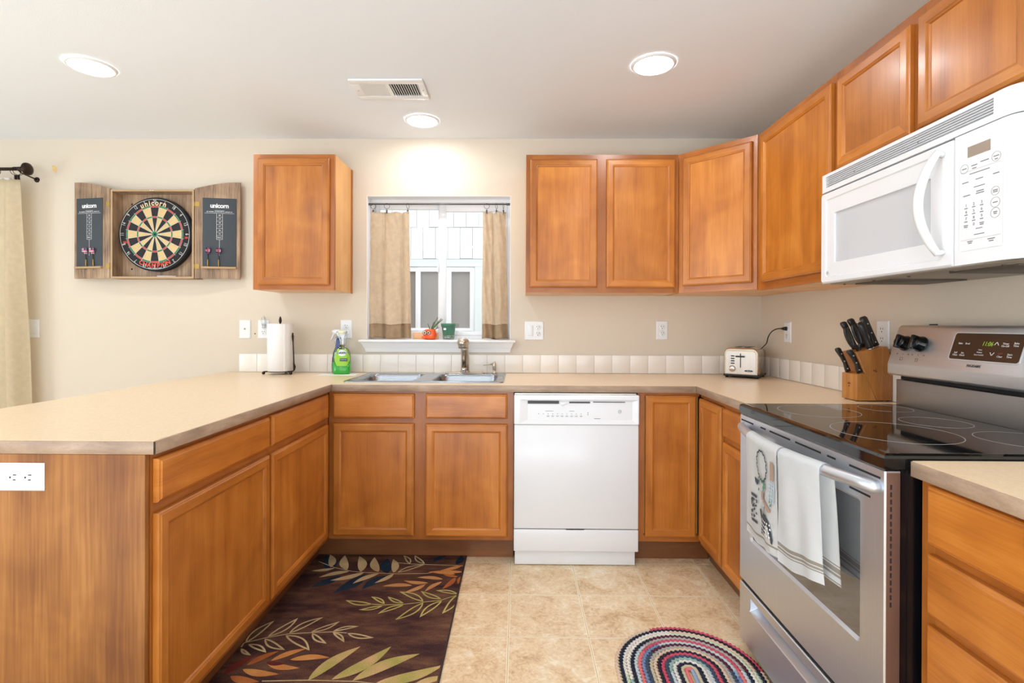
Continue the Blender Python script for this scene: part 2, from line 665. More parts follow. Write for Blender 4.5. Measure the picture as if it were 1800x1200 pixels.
# back wall with the kitchen window and the patio door
WX0, WX1, WZ0, WZ1 = -0.938, -0.050, 1.095, 1.982
DX0, DX1, DZ1 = -4.85, -3.22, 2.03
b = MB()
b.box(XL - T, DX0, 0, T, 0, HC)
b.box(DX0, DX1, 0, T, DZ1, HC)
b.box(DX1, WX0, 0, T, 0, HC)
b.box(WX0, WX1, 0, T, 0, WZ0 - 0.012)
b.box(WX0, WX1, 0, T, WZ1, HC)
b.box(WX1, XW + T, 0, T, 0, HC)
struct(b.build('wall_back', WALLM, loc=(0, 0, 0)))
b = MB()
b.box(XW, XW + T, YR - T, 0, 0, HC)
struct(b.build('wall_right', WALLM, loc=(XW, 0, 0)))
# left wall with a large window (behind the camera's left side)
b = MB()
b.box(XL - T, XL, YR - T, -4.1, 0, HC)
b.box(XL - T, XL, -1.7, 0, 0, HC)
b.box(XL - T, XL, -4.1, -1.7, 0, 0.3)
b.box(XL - T, XL, -4.1, -1.7, 2.15, HC)
struct(b.build('wall_left', WALLM, loc=(XL, 0, 0)))
b = MB()
b.box(XL - T, -3.1, YR - T, YR, 0, HC)
b.box(1.3, XW + T, YR - T, YR, 0, HC)
b.box(-3.1, 1.3, YR - T, YR, 2.2, HC)
struct(b.build('wall_rear', WALLM, loc=(0, YR, 0)))


def wide_window(name, M, W, Z0, Z1, n):
    """frame in local x = width, y = depth (through the wall), z = up"""
    b = MB(M)
    for x0, x1, z0, z1 in ((0, 0.06, Z0, Z1), (W - 0.06, W, Z0, Z1), (0.06, W - 0.06, Z0, Z0 + 0.06), (0.06, W - 0.06, Z1 - 0.06, Z1)):
        b.box(x0, x1, 0.03, 0.1, z0, z1)
    for k in range(1, n):
        b.box(W * k / n - 0.03, W * k / n + 0.03, 0.03, 0.1, Z0 + 0.06, Z1 - 0.06)
    o = struct(b.build(name, VINYL))
    g = MB(M)
    g.box(0.06, W - 0.06, 0.06, 0.064, Z0 + 0.06, Z1 - 0.06)
    g.build('glass', PANE, o)
    return o


wide_window('window_2', FR((XL, -4.1, 0), (0, 1, 0), (-1, 0, 0)), 2.4, 0.3, 2.15, 3)
wide_window('fill_door', FR((-3.1, YR, 0), (1, 0, 0), (0, -1, 0)), 4.4, 0.0, 2.2, 3)  # unseen wide glazing added so the fill reaches the ceiling
wide_window('door_1', FR((DX0, 0, 0), (1, 0, 0), (0, 1, 0)), DX1 - DX0, 0.0, DZ1, 2)

b = MB()
b.box(DX1 + 0.07, -1.83, -0.012, -0.0005, 0.0, 0.085, bev=0.003)
struct(b.build('baseboard_back', WPAINT))
b = MB()
b.box(DX1 - 0.001, DX1 + 0.06, -0.014, -0.0005, 0, DZ1 + 0.06, bev=0.003)
struct(b.build('trim_1', WPAINT))

# kitchen window: vinyl slider set deep in the drywall opening
b = MB()
y0, y1 = 0.085, 0.138
b.box(WX0, WX0 + 0.02, y0, y1, WZ0, WZ1)
b.box(WX1 - 0.02, WX1, y0, y1, WZ0, WZ1)
b.box(WX0 + 0.02, WX1 - 0.02, y0, y1, WZ0, WZ0 + 0.022)
b.box(WX0 + 0.02, WX1 - 0.02, y0, y1, WZ1 - 0.022, WZ1)
win = struct(b.build('window_1', VINYL))


def sash(x0, x1, z0, z1, ya, yb, s, tb, bt):
    b = MB()
    b.box(x0, x0 + s[0], ya, yb, z0, z1, bev=0.002, seg=1)
    b.box(x1 - s[1], x1, ya, yb, z0, z1, bev=0.002, seg=1)
    b.box(x0 + s[0], x1 - s[1], ya, yb, z0, z0 + bt, bev=0.002, seg=1)
    b.box(x0 + s[0], x1 - s[1], ya, yb, z1 - tb, z1, bev=0.002, seg=1)
    o = b.build('sash', VINYL, win)
    g = MB()
    g.box(x0 + s[0], x1 - s[1], (ya + yb) / 2 - 0.002, (ya + yb) / 2 + 0.002, z0 + bt, z1 - tb)
    g.build('glass', PANE, o)
    return o


sash(WX0 + 0.02, -0.468, WZ0 + 0.022, WZ1 - 0.022, 0.112, 0.134, (0.03, 0.045), 0.038, 0.026)
sash(-0.505, WX1 - 0.02, WZ0 + 0.022, WZ1 - 0.022, 0.088, 0.111, (0.046, 0.03), 0.056, 0.027)
b = MB()
b.box(-0.515, -0.505, 0.078, 0.1, 1.52, 1.57, bev=0.003)
b.build('latch', VINYL, win)

# white liners added on the returns, glare from outside put into their colour
b = MB()
b.box(WX0 + 0.0002, WX0 + 0.003, 0.0005, 0.0845, WZ0 + 0.0005, WZ1 - 0.0005)
b.box(WX1 - 0.003, WX1 - 0.0002, 0.0005, 0.0845, WZ0 + 0.0005, WZ1 - 0.0005)
b.box(WX0 + 0.0035, WX1 - 0.0035, 0.0005, 0.0845, WZ1 - 0.003, WZ1 - 0.0002)
struct(b.build('bright_liner', WPAINT))

# window sill with a crown shaped apron
b = MB()
b.box(WX0 + 0.001, WX1 - 0.001, 0.0, 0.085, WZ0 - 0.0115, WZ0, bev=0.0)
b.box(-0.972, -0.016, -0.062, -0.0005, WZ0 - 0.014, WZ0, bev=0.004)
L0 = [(-0.962, -0.054), (-0.026, -0.054), (-0.026, -0.001), (-0.962, -0.001)]
L1 = [(-0.955, -0.044), (-0.033, -0.044), (-0.033, -0.001), (-0.955, -0.001)]
L2 = [(-0.943, -0.024), (-0.045, -0.024), (-0.045, -0.001), (-0.943, -0.001)]
L3 = [(-0.938, -0.014), (-0.050, -0.014), (-0.050, -0.001), (-0.938, -0.001)]
b.rings([[(x, y, z) for x, y in l] for l, z in ((L0, WZ0 - 0.0145), (L1, WZ0 - 0.026), (L2, WZ0 - 0.054), (L3, WZ0 - 0.076))])
struct(b.build('trim_2', WPAINT))

# ---------------------------------------------------------------- ceiling lamps and air register


def ceiling_lamp(x, y, label, group='recessed ceiling lamps'):
    t = thing('ceiling_light', label, 'ceiling light', (x, y, HC), group)
    b = MB()
    b.lathe([(0.080, -0.0035), (0.084, -0.009), (0.092, -0.007), (0.097, -0.0008)], (x, y, HC), 48)
    b.build('trim_ring', WHITE2, t)
    b = MB()
    b.lathe([(0.0805, -0.003), (0.07, -0.010), (0.045, -0.0135), (0.0, -0.015)], (x, y, HC), 40)
    b.build('diffuser', LENS, t)
    return t


ceiling_lamp(-1.905, -0.900, 'round white recessed ceiling light above the peninsula and dartboard side')
ceiling_lamp(0.588, -0.905, 'round white recessed ceiling light in front of the right-hand wall cabinets')
ceiling_lamp(-0.543, -0.286, 'small-looking round white recessed ceiling light above the window, beside the air vent')
for x, y in ((-1.905, -2.5), (0.588, -2.5), (-0.66, -4.2), (-2.6, -4.2)):
    ceiling_lamp(x, y, 'round white recessed ceiling light over the room behind the camera', 'recessed ceiling lamps behind the camera')

vx0, vx1, vy0, vy1 = -0.800, -0.450, -0.783, -0.572
t = thing('ceiling_vent', 'white rectangular air vent with two banks of slats in the ceiling', 'vent', ((vx0 + vx1) / 2, (vy0 + vy1) / 2, HC))
b = MB()
z0, z1 = HC - 0.010, HC - 0.0006
b.box(vx0, vx1, vy0, vy0 + 0.042, z0, z1, bev=0.003)
b.box(vx0, vx1, vy1 - 0.042, vy1, z0, z1, bev=0.003)
b.box(vx0, vx0 + 0.042, vy0 + 0.04, vy1 - 0.04, z0, z1, bev=0.003)
b.box(vx1 - 0.032, vx1, vy0 + 0.04, vy1 - 0.04, z0, z1, bev=0.003)
b.box(-0.634, -0.618, vy0 + 0.04, vy1 - 0.04, z0 + 0.001, z1)
b.build('frame', WHITE2, t)
b = MB()
b.box(vx0 + 0.041, vx1 - 0.031, vy0 + 0.041, vy1 - 0.041, HC - 0.0022, HC - 0.0008)
b.build('duct_opening', DARK, t)
b = MB()
for k in range(12):
    x = -0.752 + k * 0.0104
    b.prism([(x - 0.0054, HC - 0.0085), (x - 0.0044, HC - 0.0095), (x + 0.0054, HC - 0.0035), (x + 0.0044, HC - 0.0026)][::1], 'y', vy0 + 0.041, vy1 - 0.041) if False else b.box(-0.0066, 0.0066, vy0 + 0.041, vy1 - 0.041, -0.0006, 0.0006, M=Matrix.Translation((x, 0, HC - 0.0068)) @ Matrix.Rotation(R(-24), 4, 'Y'))
for k in range(12):
    x = -0.610 + k * 0.0113
    b.box(-0.0062, 0.0062, vy0 + 0.041, vy1 - 0.041, -0.0006, 0.0006, M=Matrix.Translation((x, 0, HC - 0.0068)) @ Matrix.Rotation(R(46), 4, 'Y'))
b.build('slats', WHITE2, t)
for x in (vx0 + 0.02, vx1 - 0.015):
    b = MB()
    b.lathe([(0.003, -0.0105), (0.0, -0.012)], (x, (vy0 + vy1) / 2, HC), 10)
    b.build('screw', GREYROD, t)

# ---------------------------------------------------------------- cabinets


def door_mesh(u0, u1, z0, z1, parent, M, name='door', w0=0.001, st=0.037):
    """framed door with a flat panel; M local: x width, y outward, z up"""
    b = MB(M)
    prof = [(0.0, w0), (0.0, w0 + 0.012), (0.0025, w0 + 0.0155), (0.005, w0 + 0.0165), (0.008, w0 + 0.019), (st - 0.004, w0 + 0.019), (st - 0.001, w0 + 0.0165), (st + 0.003, w0 + 0.0150), (st + 0.006, w0 + 0.0105), (st + 0.006, w0)]
    loops = [[(u0 + d, w, z0 + d), (u1 - d, w, z0 + d), (u1 - d, w, z1 - d), (u0 + d, w, z1 - d)] for d, w in prof]
    b.rings(loops + [loops[0]], fill=False, mats=lambda k: 1 if k in (0, 2) else 0)
    bmesh.ops.remove_doubles(b.bm, verts=b.bm.verts[:], dist=1e-6)
    o = b.build(name, [WV, WH], parent)
    p = MB(M)
    d = st + 0.004
    p.box(u0 + d, u1 - d, w0 + 0.002, w0 + 0.0108, z0 + d, z1 - d)
    p.build('panel', WV, o)
    return o


def drawer_mesh(u0, u1, z0, z1, parent, M, name='drawer_front', w0=0.001):
    b = MB(M)
    prof = [(0.0, w0), (0.0, w0 + 0.011), (0.003, w0 + 0.0145), (0.006, w0 + 0.0155), (0.009, w0 + 0.019)]
    loops = [[(u0 + d, w, z0 + d), (u1 - d, w, z0 + d), (u1 - d, w, z1 - d), (u0 + d, w, z1 - d)] for d, w in prof]
    b.rings(loops)
    return b.build(name, WH, parent)


def cabinet(name, label, M, W, Z0, Z1, depth, stiles, rails, doors=(), drawers=(), toe=0.0, group=None, side=None, body=True, cat='cabinet', kick=(0.0, 0.0)):
    """M places local u=0, w=0 on the plane of the face frame; the carcass lies behind it"""
    p = M @ Vector((W / 2, -depth / 2, 0))
    t = thing(name, label, cat, (p.x, p.y, Z0 if not toe else 0.0), group)
    if body:
        b = MB(M)
        if body == 'open':
            b.box(0.0008, 0.017, -depth, -0.0192, Z0, Z1)
            b.box(W - 0.017, W - 0.0008, -depth, -0.0192, Z0, Z1)
            b.box(0.017, W - 0.017, -depth, -0.0192, Z0, Z0 + 0.017)
            b.box(0.017, W - 0.017, -depth, -depth + 0.006, Z0 + 0.017, Z1)
        else:
            b.box(0.0008, W - 0.0008, -depth, -0.0192, Z0, Z1)
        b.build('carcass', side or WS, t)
    b = MB(M)
    for u0, u1, z0, z1 in stiles:
        b.box(u0, u1, -0.019, 0, z0, z1, 0)
    for u0, u1, z0, z1 in rails:
        b.box(u0, u1, -0.019, -0.0003, z0, z1, 1)
    b.build('face_frame', [WF, WFH], t)
    for d in doors:
        door_mesh(*d, t, M)
    for d in drawers:
        drawer_mesh(*d, t, M)
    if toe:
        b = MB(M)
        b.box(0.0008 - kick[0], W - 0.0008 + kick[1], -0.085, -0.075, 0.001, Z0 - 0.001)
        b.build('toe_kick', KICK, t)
    return t


BZ0, BZ1 = 0.118, CT - 0.0345
BASE = 'base cabinets'
UPPER = 'wall cabinets'

# peninsula (faces +X)
XF = -0.9465
Y0 = -1.855
Mp = FR((XF, Y0, 0), *LEFT)
W = 0.611
cabinet('base_cabinet', 'near base cabinet of the peninsula, one wide door under one wide drawer', Mp, W, BZ0, BZ1, 0.60,
        [(0, 0.036, BZ0, BZ1), (W - 0.02, W, BZ0, BZ1)], [(0.036, W - 0.02, BZ1 - 0.03, BZ1), (0.036, W - 0.02, 0.690, 0.735), (0.036, W - 0.02, BZ0, 0.15)],
        doors=[(0.007, 0.603, 0.142, 0.6985)], drawers=[(0.007, 0.603, 0.7265, 0.8405)], toe=0.118, group=BASE)
Y0 = -1.243
W2 = 0.629
Mp2 = FR((XF, Y0, 0), *LEFT)
cabinet('base_cabinet', 'far base cabinet of the peninsula, next to the sink corner, door under drawer', Mp2, W2, BZ0, BZ1, 0.60,
        [(0, 0.02, BZ0, BZ1), (W2 - 0.045, W2, BZ0, BZ1)], [(0.02, W2 - 0.045, BZ1 - 0.03, BZ1), (0.02, W2 - 0.045, 0.690, 0.735), (0.02, W2 - 0.045, BZ0, 0.15)],
        doors=[(0.012, 0.587, 0.145, 0.6985)], drawers=[(0.012, 0.587, 0.7265, 0.8435)], toe=0.118, group=BASE, kick=(0, 0.076))
# finished end of the peninsula
b = MB()
b.box(-1.55, -0.9475, -1.878 + 0.004, -1.857, 0.001, BZ1, 0, bev=0.0015)
o = b.build('end_panel', WP)
tag(o, 'broad wooden end panel closing the near end of the peninsula', 'panel')
# back of the peninsula bar
b = MB()
b.box(-1.568, -1.5515, -1.874, -0.02, 0.001, BZ1)
o = b.build('peninsula_panel', WP)
tag(o, 'wooden back panel along the dining side of the peninsula', 'panel')

# sink base (faces the camera)
YF = -0.61
X0 = -0.9445
W = 0.9225
Ms = FR((X0, YF, 0), *BACK)
u = lambda x: x - X0
cabinet('sink_cabinet', 'wide base cabinet under the sink with two doors and two false drawer fronts', Ms, W, BZ0, BZ1, 0.57,
        [(0, 0.04, BZ0, BZ1), (u(-0.527), u(-0.447), BZ0, BZ1), (W - 0.045, W, BZ0, BZ1)],
        [(0.04, u(-0.527), a, c) for a, c in ((BZ1 - 0.03, BZ1), (0.690, 0.735), (BZ0, 0.15))] + [(u(-0.447), W - 0.045, a, c) for a, c in ((BZ1 - 0.03, BZ1), (0.690, 0.735), (BZ0, 0.15))],
        doors=[(u(-0.9195), u(-0.515), 0.140, 0.6975), (u(-0.458), u(-0.052), 0.140, 0.6965)],
        drawers=[(u(-0.9195), u(-0.515), 0.724, 0.8445), (u(-0.458), u(-0.0535), 0.724, 0.8450)], toe=0.118, group=BASE, body='open', kick=(0.076, 0))

# corner base with two hinged doors
X0 = 0.593
W = 0.3045
Mc = FR((X0, YF, 0), *BACK)
XR = 0.898
tcorner = cabinet('corner_cabinet', 'corner base cabinet right of the dishwasher with two tall doors meeting in the corner', Mc, W, BZ0, BZ1, 0.57,
                  [(0, 0.03, BZ0, BZ1)], [(0.03, W, BZ1 - 0.02, BZ1), (0.03, W, BZ0, 0.15)],
                  doors=[(0.629 - X0, 0.8785 - X0, 0.145, 0.8440)], toe=0.118, group=BASE, kick=(0, 0.074))
Mr = FR((XR, -0.612, 0), *RIGHT)
b = MB(Mr)
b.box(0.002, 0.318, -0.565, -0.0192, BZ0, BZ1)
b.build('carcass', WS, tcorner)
b = MB(Mr)
b.box(0.30, 0.318, -0.019, 0, BZ0, BZ1)
b.box(0.02, 0.30, -0.019, -0.0003, BZ1 - 0.02, BZ1, 1)
b.box(0.02, 0.30, -0.019, -0.0003, BZ0, 0.15, 1)
b.build('face_frame', [WF, WFH], tcorner)
b = MB(Mr)
b.box(-0.06, 0.318, -0.085, -0.075, 0.001, BZ0 - 0.001)
b.build('toe_kick', KICK, tcorner)
door_mesh(0.042, 0.309, 0.145, 0.8350, tcorner, Mr)

Y0 = -0.931
W = 0.314
Mn = FR((XR, Y0, 0), *RIGHT)
cabinet('base_cabinet', 'narrow base cabinet squeezed between the corner cabinet and the range', Mn, W, BZ0, BZ1, 0.565,
        [(0, 0.02, BZ0, BZ1), (W - 0.02, W, BZ0, BZ1)], [(0.02, W - 0.02, BZ1 - 0.03, BZ1), (0.02, W - 0.02, 0.675, 0.73), (0.02, W - 0.02, BZ0, 0.15)],
        doors=[(0.011, W - 0.012, 0.140, 0.6880)], drawers=[(0.011, W - 0.012, 0.712, 0.8330)], toe=0.118, group=BASE)

# drawer base in the right foreground
Y0 = -2.0175
W = 0.46
Md = FR((XR, Y0, 0), *RIGHT)
cabinet('drawer_cabinet', 'drawer base cabinet beside the black side of the range, four wide drawers', Md, W, BZ0, BZ1, 0.565,
        [(0, 0.036, BZ0, BZ1), (W - 0.036, W, BZ0, BZ1)], [(0.036, W - 0.036, a, c) for a, c in ((BZ1 - 0.03, BZ1), (0.695, 0.73), (0.545, 0.578), (0.392, 0.43), (BZ0, 0.15))],
        drawers=[(0.032, W - 0.032, 0.7225, 0.8480), (0.032, W - 0.032, 0.5715, 0.7010), (0.032, W - 0.032, 0.420, 0.5490), (0.032, W - 0.032, 0.142, 0.3980)], toe=0.118, group=BASE, side=WF)

# wall cabinets ------------------------------------------------
X0, W = -1.485, 0.456
Mu = FR((X0, -0.305, 0), *BACK)
z0, z1 = 1.381, 2.137
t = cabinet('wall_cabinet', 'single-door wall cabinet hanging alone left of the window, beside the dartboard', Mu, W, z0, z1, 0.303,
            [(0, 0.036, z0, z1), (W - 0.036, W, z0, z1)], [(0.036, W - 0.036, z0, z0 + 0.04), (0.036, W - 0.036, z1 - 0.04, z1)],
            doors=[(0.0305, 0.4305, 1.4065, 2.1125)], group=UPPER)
b = MB(Mu)
b.box(W - 0.0006, W + 0.005, -0.303, -0.285, z0 - 0.004, z1)
b.build('scribe_strip', WF, t)

X0, W = 0.0405, 0.8445
Mu = FR((X0, -0.305, 0), *BACK)
z0, z1 = 1.369, 2.134
cabinet('wall_cabinet', 'double-door wall cabinet on the back wall just right of the window', Mu, W, z0, z1, 0.303,
        [(0, 0.036, z0, z1), (0.392, 0.448, z0, z1), (W - 0.03, W, z0, z1)], [(0.036, 0.392, z0, z0 + 0.04), (0.036, 0.392, z1 - 0.04, z1), (0.448, W - 0.03, z0, z0 + 0.04), (0.448, W - 0.03, z1 - 0.04, z1)],
        doors=[(0.0220, 0.3940, 1.3975, 2.1055), (0.4450, 0.8225, 1.3975, 2.1055)], group=UPPER)

# diagonal corner
A, B = Vector((0.8865, -0.305, 0)), Vector((1.1805, -0.610, 0))
ud = (B - A).normalized()
wdir = Vector((ud.y, -ud.x, 0))
W = (B - A).length
Mg = FR(A, ud, wdir)
z0, z1 = 1.369, 2.134
t = thing('wall_cabinet', 'diagonal single-door wall cabinet set across the back right corner', 'cabinet', (1.3, -0.2, z0), UPPER)
b = MB()
q0 = A - wdir * 0.0195
q1 = B - wdir * 0.0195
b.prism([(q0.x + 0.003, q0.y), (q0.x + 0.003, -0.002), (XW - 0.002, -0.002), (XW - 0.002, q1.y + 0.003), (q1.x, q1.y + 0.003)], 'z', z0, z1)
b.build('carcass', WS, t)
b = MB(Mg)
b.box(0.001, 0.036, -0.019, 0, z0, z1)
b.box(W - 0.034, W - 0.001, -0.019, 0, z0, z1)
b.box(0.036, W - 0.034, -0.019, -0.0003, z0, z0 + 0.04, 1)
b.box(0.036, W - 0.034, -0.019, -0.0003, z1 - 0.04, z1, 1)
b.build('face_frame', [WF, WFH], t)
door_mesh(0.030, 0.400, 1.404, 2.1045, t, Mg)

Y0, W = -0.613, 0.629
XU = 1.181
Mu = FR((XU, Y0, 0), *RIGHT)
z0, z1 = 1.363, 2.128
cabinet('wall_cabinet', 'tall single-door wall cabinet on the right wall between corner and microwave', Mu, W, z0, z1, 0.303,
        [(0, 0.036, z0, z1), (W - 0.036, W, z0, z1)], [(0.036, W - 0.036, z0, z0 + 0.04), (0.036, W - 0.036, z1 - 0.04, z1)],
        doors=[(0.060, 0.616, 1.398, 2.098)], group=UPPER)
Y0, W = -1.2435, 0.765
Mu = FR((XU, Y0, 0), *RIGHT)
z0, z1 = 1.7425, 2.128
cabinet('wall_cabinet', 'short double-door wall cabinet above the white microwave', Mu, W, z0, z1, 0.303,
        [(0, 0.036, z0, z1), (0.355, 0.415, z0, z1), (W - 0.036, W, z0, z1)], [(0.036, 0.355, z0, z0 + 0.03), (0.036, 0.355, z1 - 0.04, z1), (0.415, W - 0.036, z0, z0 + 0.03), (0.415, W - 0.036, z1 - 0.04, z1)],
        doors=[(0.024, 0.373, 1.7655, 2.092), (0.405, 0.744, 1.7700, 2.092)], group=UPPER)

# ---------------------------------------------------------------- countertops and backsplash
XP, YP, XB, YB = -0.9215, -1.8756, -1.803, -0.635
XRC = 0.873
SX0, SX1, SY0, SY1 = -0.885, -0.090, -0.530, -0.055      # cut-out for the sink
EB = 0.004
z0, z1 = CT - 0.034, CT
t = thing('countertop', 'long U-shaped beige laminate countertop from the peninsula round to the range', 'countertop', (0, -0.3, z0))
b = MB()
b.box(XB, XP - EB, YP + EB, YB + EB, z0, z1)
b.box(XB, SX0, YB + EB, -0.001, z0, z1)
b.box(SX0, SX1, YB + EB, SY0, z0, z1)
b.box(SX0, SX1, SY1, -0.001, z0, z1)
b.box(SX1, XRC + EB, YB + EB, -0.001, z0, z1)
b.box(XRC + EB, XW - 0.001, -1.2465, -0.001, z0, z1)
b.build('surface', CTOP, t)
b = MB()
b.box(XB, XP, YP, YP + EB - 0.0003, z0, z1 - 0.0012, bev=0.0006, seg=1)
b.box(XP - EB + 0.0003, XP, YP, YB + EB, z0, z1 - 0.0012, bev=0.0006, seg=1)
b.box(XP, XRC, YB, YB + EB - 0.0003, z0, z1 - 0.0012, bev=0.0006, seg=1)
b.box(XRC, XRC + EB - 0.0003, -1.2465, YB + EB, z0, z1 - 0.0012, bev=0.0006, seg=1)
b.box(XB - EB, XB - 0.0003, YP, -0.001, z0, z1 - 0.0012)
b.build('edge_band', EDGE, t)
t = thing('countertop', 'short beige laminate countertop over the drawer cabinet, near side of the range', 'countertop', (1.18, -2.25, z0))
b = MB()
b.box(XRC + EB, XW - 0.001, -2.52, -2.0155, z0, z1)
b.build('surface', CTOP2, t)
b = MB()
b.box(XRC, XRC + EB - 0.0003, -2.52, -2.0155, z0, z1 - 0.0012, bev=0.0006, seg=1)
b.build('edge_band', EDGE, t)

TZ1 = 1.0037
t = thing('backsplash', 'single row of white square tiles along the back wall', 'backsplash', (-0.12, -0.004, CT))
b = MB()
b.box(-1.727, XW - 0.0015, -0.0055, -0.0006, CT + 0.0008, TZ1 - 0.001)
b.build('grout', GROUT, t)
b = MB()
x = 0.0279 - 0.1095 * 16
while x < XW - 0.01:
    xa, xb = max(x + 0.0012, -1.728), min(x + 0.1083, XW - 0.009)
    if xb - xa > 0.006:
        b.box(xa, xb, -0.0085, -0.0045, CT + 0.0022, TZ1, bev=0.0016)
    x += 0.1095
b.build('tiles', TILE, t)
t = thing('backsplash', 'single row of white square tiles along the right wall behind the toaster and knife block', 'backsplash', (XW, -0.63, CT))
b = MB()
b.box(XW - 0.0055, XW - 0.0006, -1.2465, -0.0095, CT + 0.0008, TZ1 - 0.001)
b.build('grout', GROUT, t)
b = MB()
y = -0.012
while y > -1.24:
    ya = max(y - 0.1071, -1.2465)
    b.box(XW - 0.0085, XW - 0.0045, ya, y - 0.0012, CT + 0.0022, TZ1, bev=0.0016)
    y -= 0.1095
b.build('tiles', TILE, t)

# ---------------------------------------------------------------- dishwasher
dX0, dX1, dY = -0.0195, 0.5915, -0.654
dX = lambda px: dX0 + (px - 903.8) / 360.3
dZ = lambda py: 0.8495 - (py - 693.4) / 360.3
t = thing('dishwasher', 'white built-in dishwasher between the sink cabinet and the corner cabinet', 'dishwasher', (0.286, -0.35, 0))
b = MB()
b.box(-0.017, 0.588, -0.625, -0.05, 0.09, 0.8555)
b.build('tub', BLACK, t)
b = MB()
z0, z1 = 0.702, 0.8470
# control console: raised rim round a dished field
o = [(dX0, z0), (dX1, z0), (dX1, z1), (dX0, z1)]
def rr(x0, x1, z0, z1, r, y, n=5):
    P = []
    for cx, cz, a0 in ((x1 - r, z1 - r, 0), (x0 + r, z1 - r, 90), (x0 + r, z0 + r, 180), (x1 - r, z0 + r, 270)):
        for k in range(n):
            a = R(a0 + 90 * k / (n - 1))
            P.append((cx + r * math.cos(a), y, cz + r * math.sin(a)))
    return P
b.rings([rr(dX0, dX1, z0, z1, 0.006, dY + 0.03), rr(dX0, dX1, z0, z1, 0.006, dY + 0.004), rr(dX0 + 0.003, dX1 - 0.003, z0 + 0.003, z1 - 0.004, 0.006, dY),
         rr(dX(914), dX(1121), dZ(745), dZ(702), 0.006, dY), rr(dX(928), dX(1112), dZ(738), dZ(706), 0.004, dY + 0.006)])
b.build('control_panel', WHITE, t)
b = MB()
b.box(dX(928), dX(983), dY + 0.001, dY + 0.008, dZ(709.6), dZ(704.4))
b.box(dX(1001), dX(1037.5), dY + 0.001, dY + 0.008, dZ(708.4), dZ(706))
b.box(dX(1043), dX(1099), dY + 0.002, dY + 0.008, dZ(707), dZ(706))
b.build('vent_slots', mat('slot_grey', srgb(72, 72, 74), 0.6), t)
b = MB()
b.prism([(dX(985), dZ(706.5)), (dX(1000), dZ(706.5)), (dX(996), dZ(709)), (dX(990), dZ(713.5)), (dX(986), dZ(712))], 'y', dY - 0.004, dY + 0.004, bev=0.0012)
b.build('latch', WHITE, t)
for k in range(10):
    x = dX(947.2 + 8.3 * k)
    b = MB()
    b.box(x - 0.0016, x + 0.0016, dY + 0.0045, dY + 0.0055, dZ(727.5) - 0.0016, dZ(727.5) + 0.0016)
    if k > 1:
        b.box(x - 0.007, x + 0.007, dY + 0.005, dY + 0.0055, dZ(731) - 0.0008, dZ(731) + 0.0006)
        b.box(x - 0.005, x + 0.005, dY + 0.005, dY + 0.0055, dZ(732.3) - 0.0007, dZ(732.3) + 0.0005)
    b.build('button', INK, t)
b = MB()
for z in (725.5, 728.5):
    b.box(dX(1034) - 0.0018, dX(1034) + 0.0018, dY + 0.0045, dY + 0.0055, dZ(z) - 0.0018, dZ(z) + 0.0018)
b.build('button', INK, t)
for x0_, x1_, z0_, z1_ in ((959, 973, 722.8, 722.2), (1001, 1010, 722.8, 722.2), (1045, 1056, 736, 735.2)):
    b = MB()
    b.box(dX(x0_), dX(x1_), dY + 0.005, dY + 0.0055, dZ(z0_), dZ(z1_))
    b.build('lettering', INK, t)


def ring_logo(b, M, r, s):
    b.lathe([(r * 0.84, 0), (r * 0.84, 0.0004), (r, 0.0004), (r, 0)], (0, 0, 0), 24, M=M)
    b.text('GE', s, M @ Matrix.Translation((0, 0, 0.0001)), depth=0.0002, shear=0.25, spacing=0.8)


b = MB()
ring_logo(b, FACE((dX(1090), dY + 0.0056, dZ(723)), (1, 0, 0), (0, 0, 1), (0, -1, 0)), 0.0083, 0.0085)
b.build('logo', mat('grey_green_logo', srgb(120, 138, 134), 0.4), t)
b = MB()
b.box(dX0 + 0.001, dX1 - 0.002, dY + 0.0035, dY + 0.03, 0.1925, 0.7005, bev=0.004)
b.build('door', WHITE, t)
b = MB()
b.box(dX0 + 0.0005, dX1 - 0.0025, dY + 0.002, dY + 0.03, 0.083, 0.1885, bev=0.003)
b.build('access_panel', WHITE, t)
b = MB()
b.box(dX0 + 0.006, dX1 - 0.012, dY + 0.035, dY + 0.05, 0.004, 0.0825, bev=0.001)
b.build('toe_panel', WHITE, t)
b = MB()
b.box(dX(905), dX(1119), dY + 0.012, dY + 0.03, 0.8485, 0.8545)
b.build('top_strip', NICKEL, t)
b = MB()
b.box(dX(996), dX(1028), dY + 0.0015, dY + 0.004, 0.1893, 0.1917)
b.build('seam_grip', DARK, t)

# ---------------------------------------------------------------- range
GX, GY0, GW = 0.824, -1.2508, 0.7555
GY1 = GY0 - GW
Mg = FR((GX, GY0, 0), *RIGHT)      # x: along the front, y: towards the room, z: up
t = rng = thing('range', 'stainless electric range with black glass top and window oven door', 'range', (1.14, GY0 - GW / 2, 0))
b = MB()
b.box(GX + 0.036, 1.455, GY1 + 0.002, GY0 - 0.001, 0.03, 0.868)
b.box(GX + 0.05, GX + 0.053, GY1 - 0.0005, GY1 + 0.003, 0.03, 0.868)
for x in (0.92, 0.965, 1.05, 1.12):
    b.box(x, x + 0.006, GY1 + 0.0005, GY1 + 0.003, 0.05, 0.84, bev=0.001)
b.build('body', BLACKM, t)
for x, y in ((GX + 0.06, GY0 - 0.04), (GX + 0.06, GY1 + 0.04), (1.42, GY0 - 0.04), (1.42, GY1 + 0.04)):
    b = MB()
    b.lathe([(0.0, 0.0005), (0.018, 0.0005), (0.018, 0.012), (0.008, 0.014), (0.008, 0.0295)], (x, y, 0), 12)
    b.build('foot', BLACK, t)
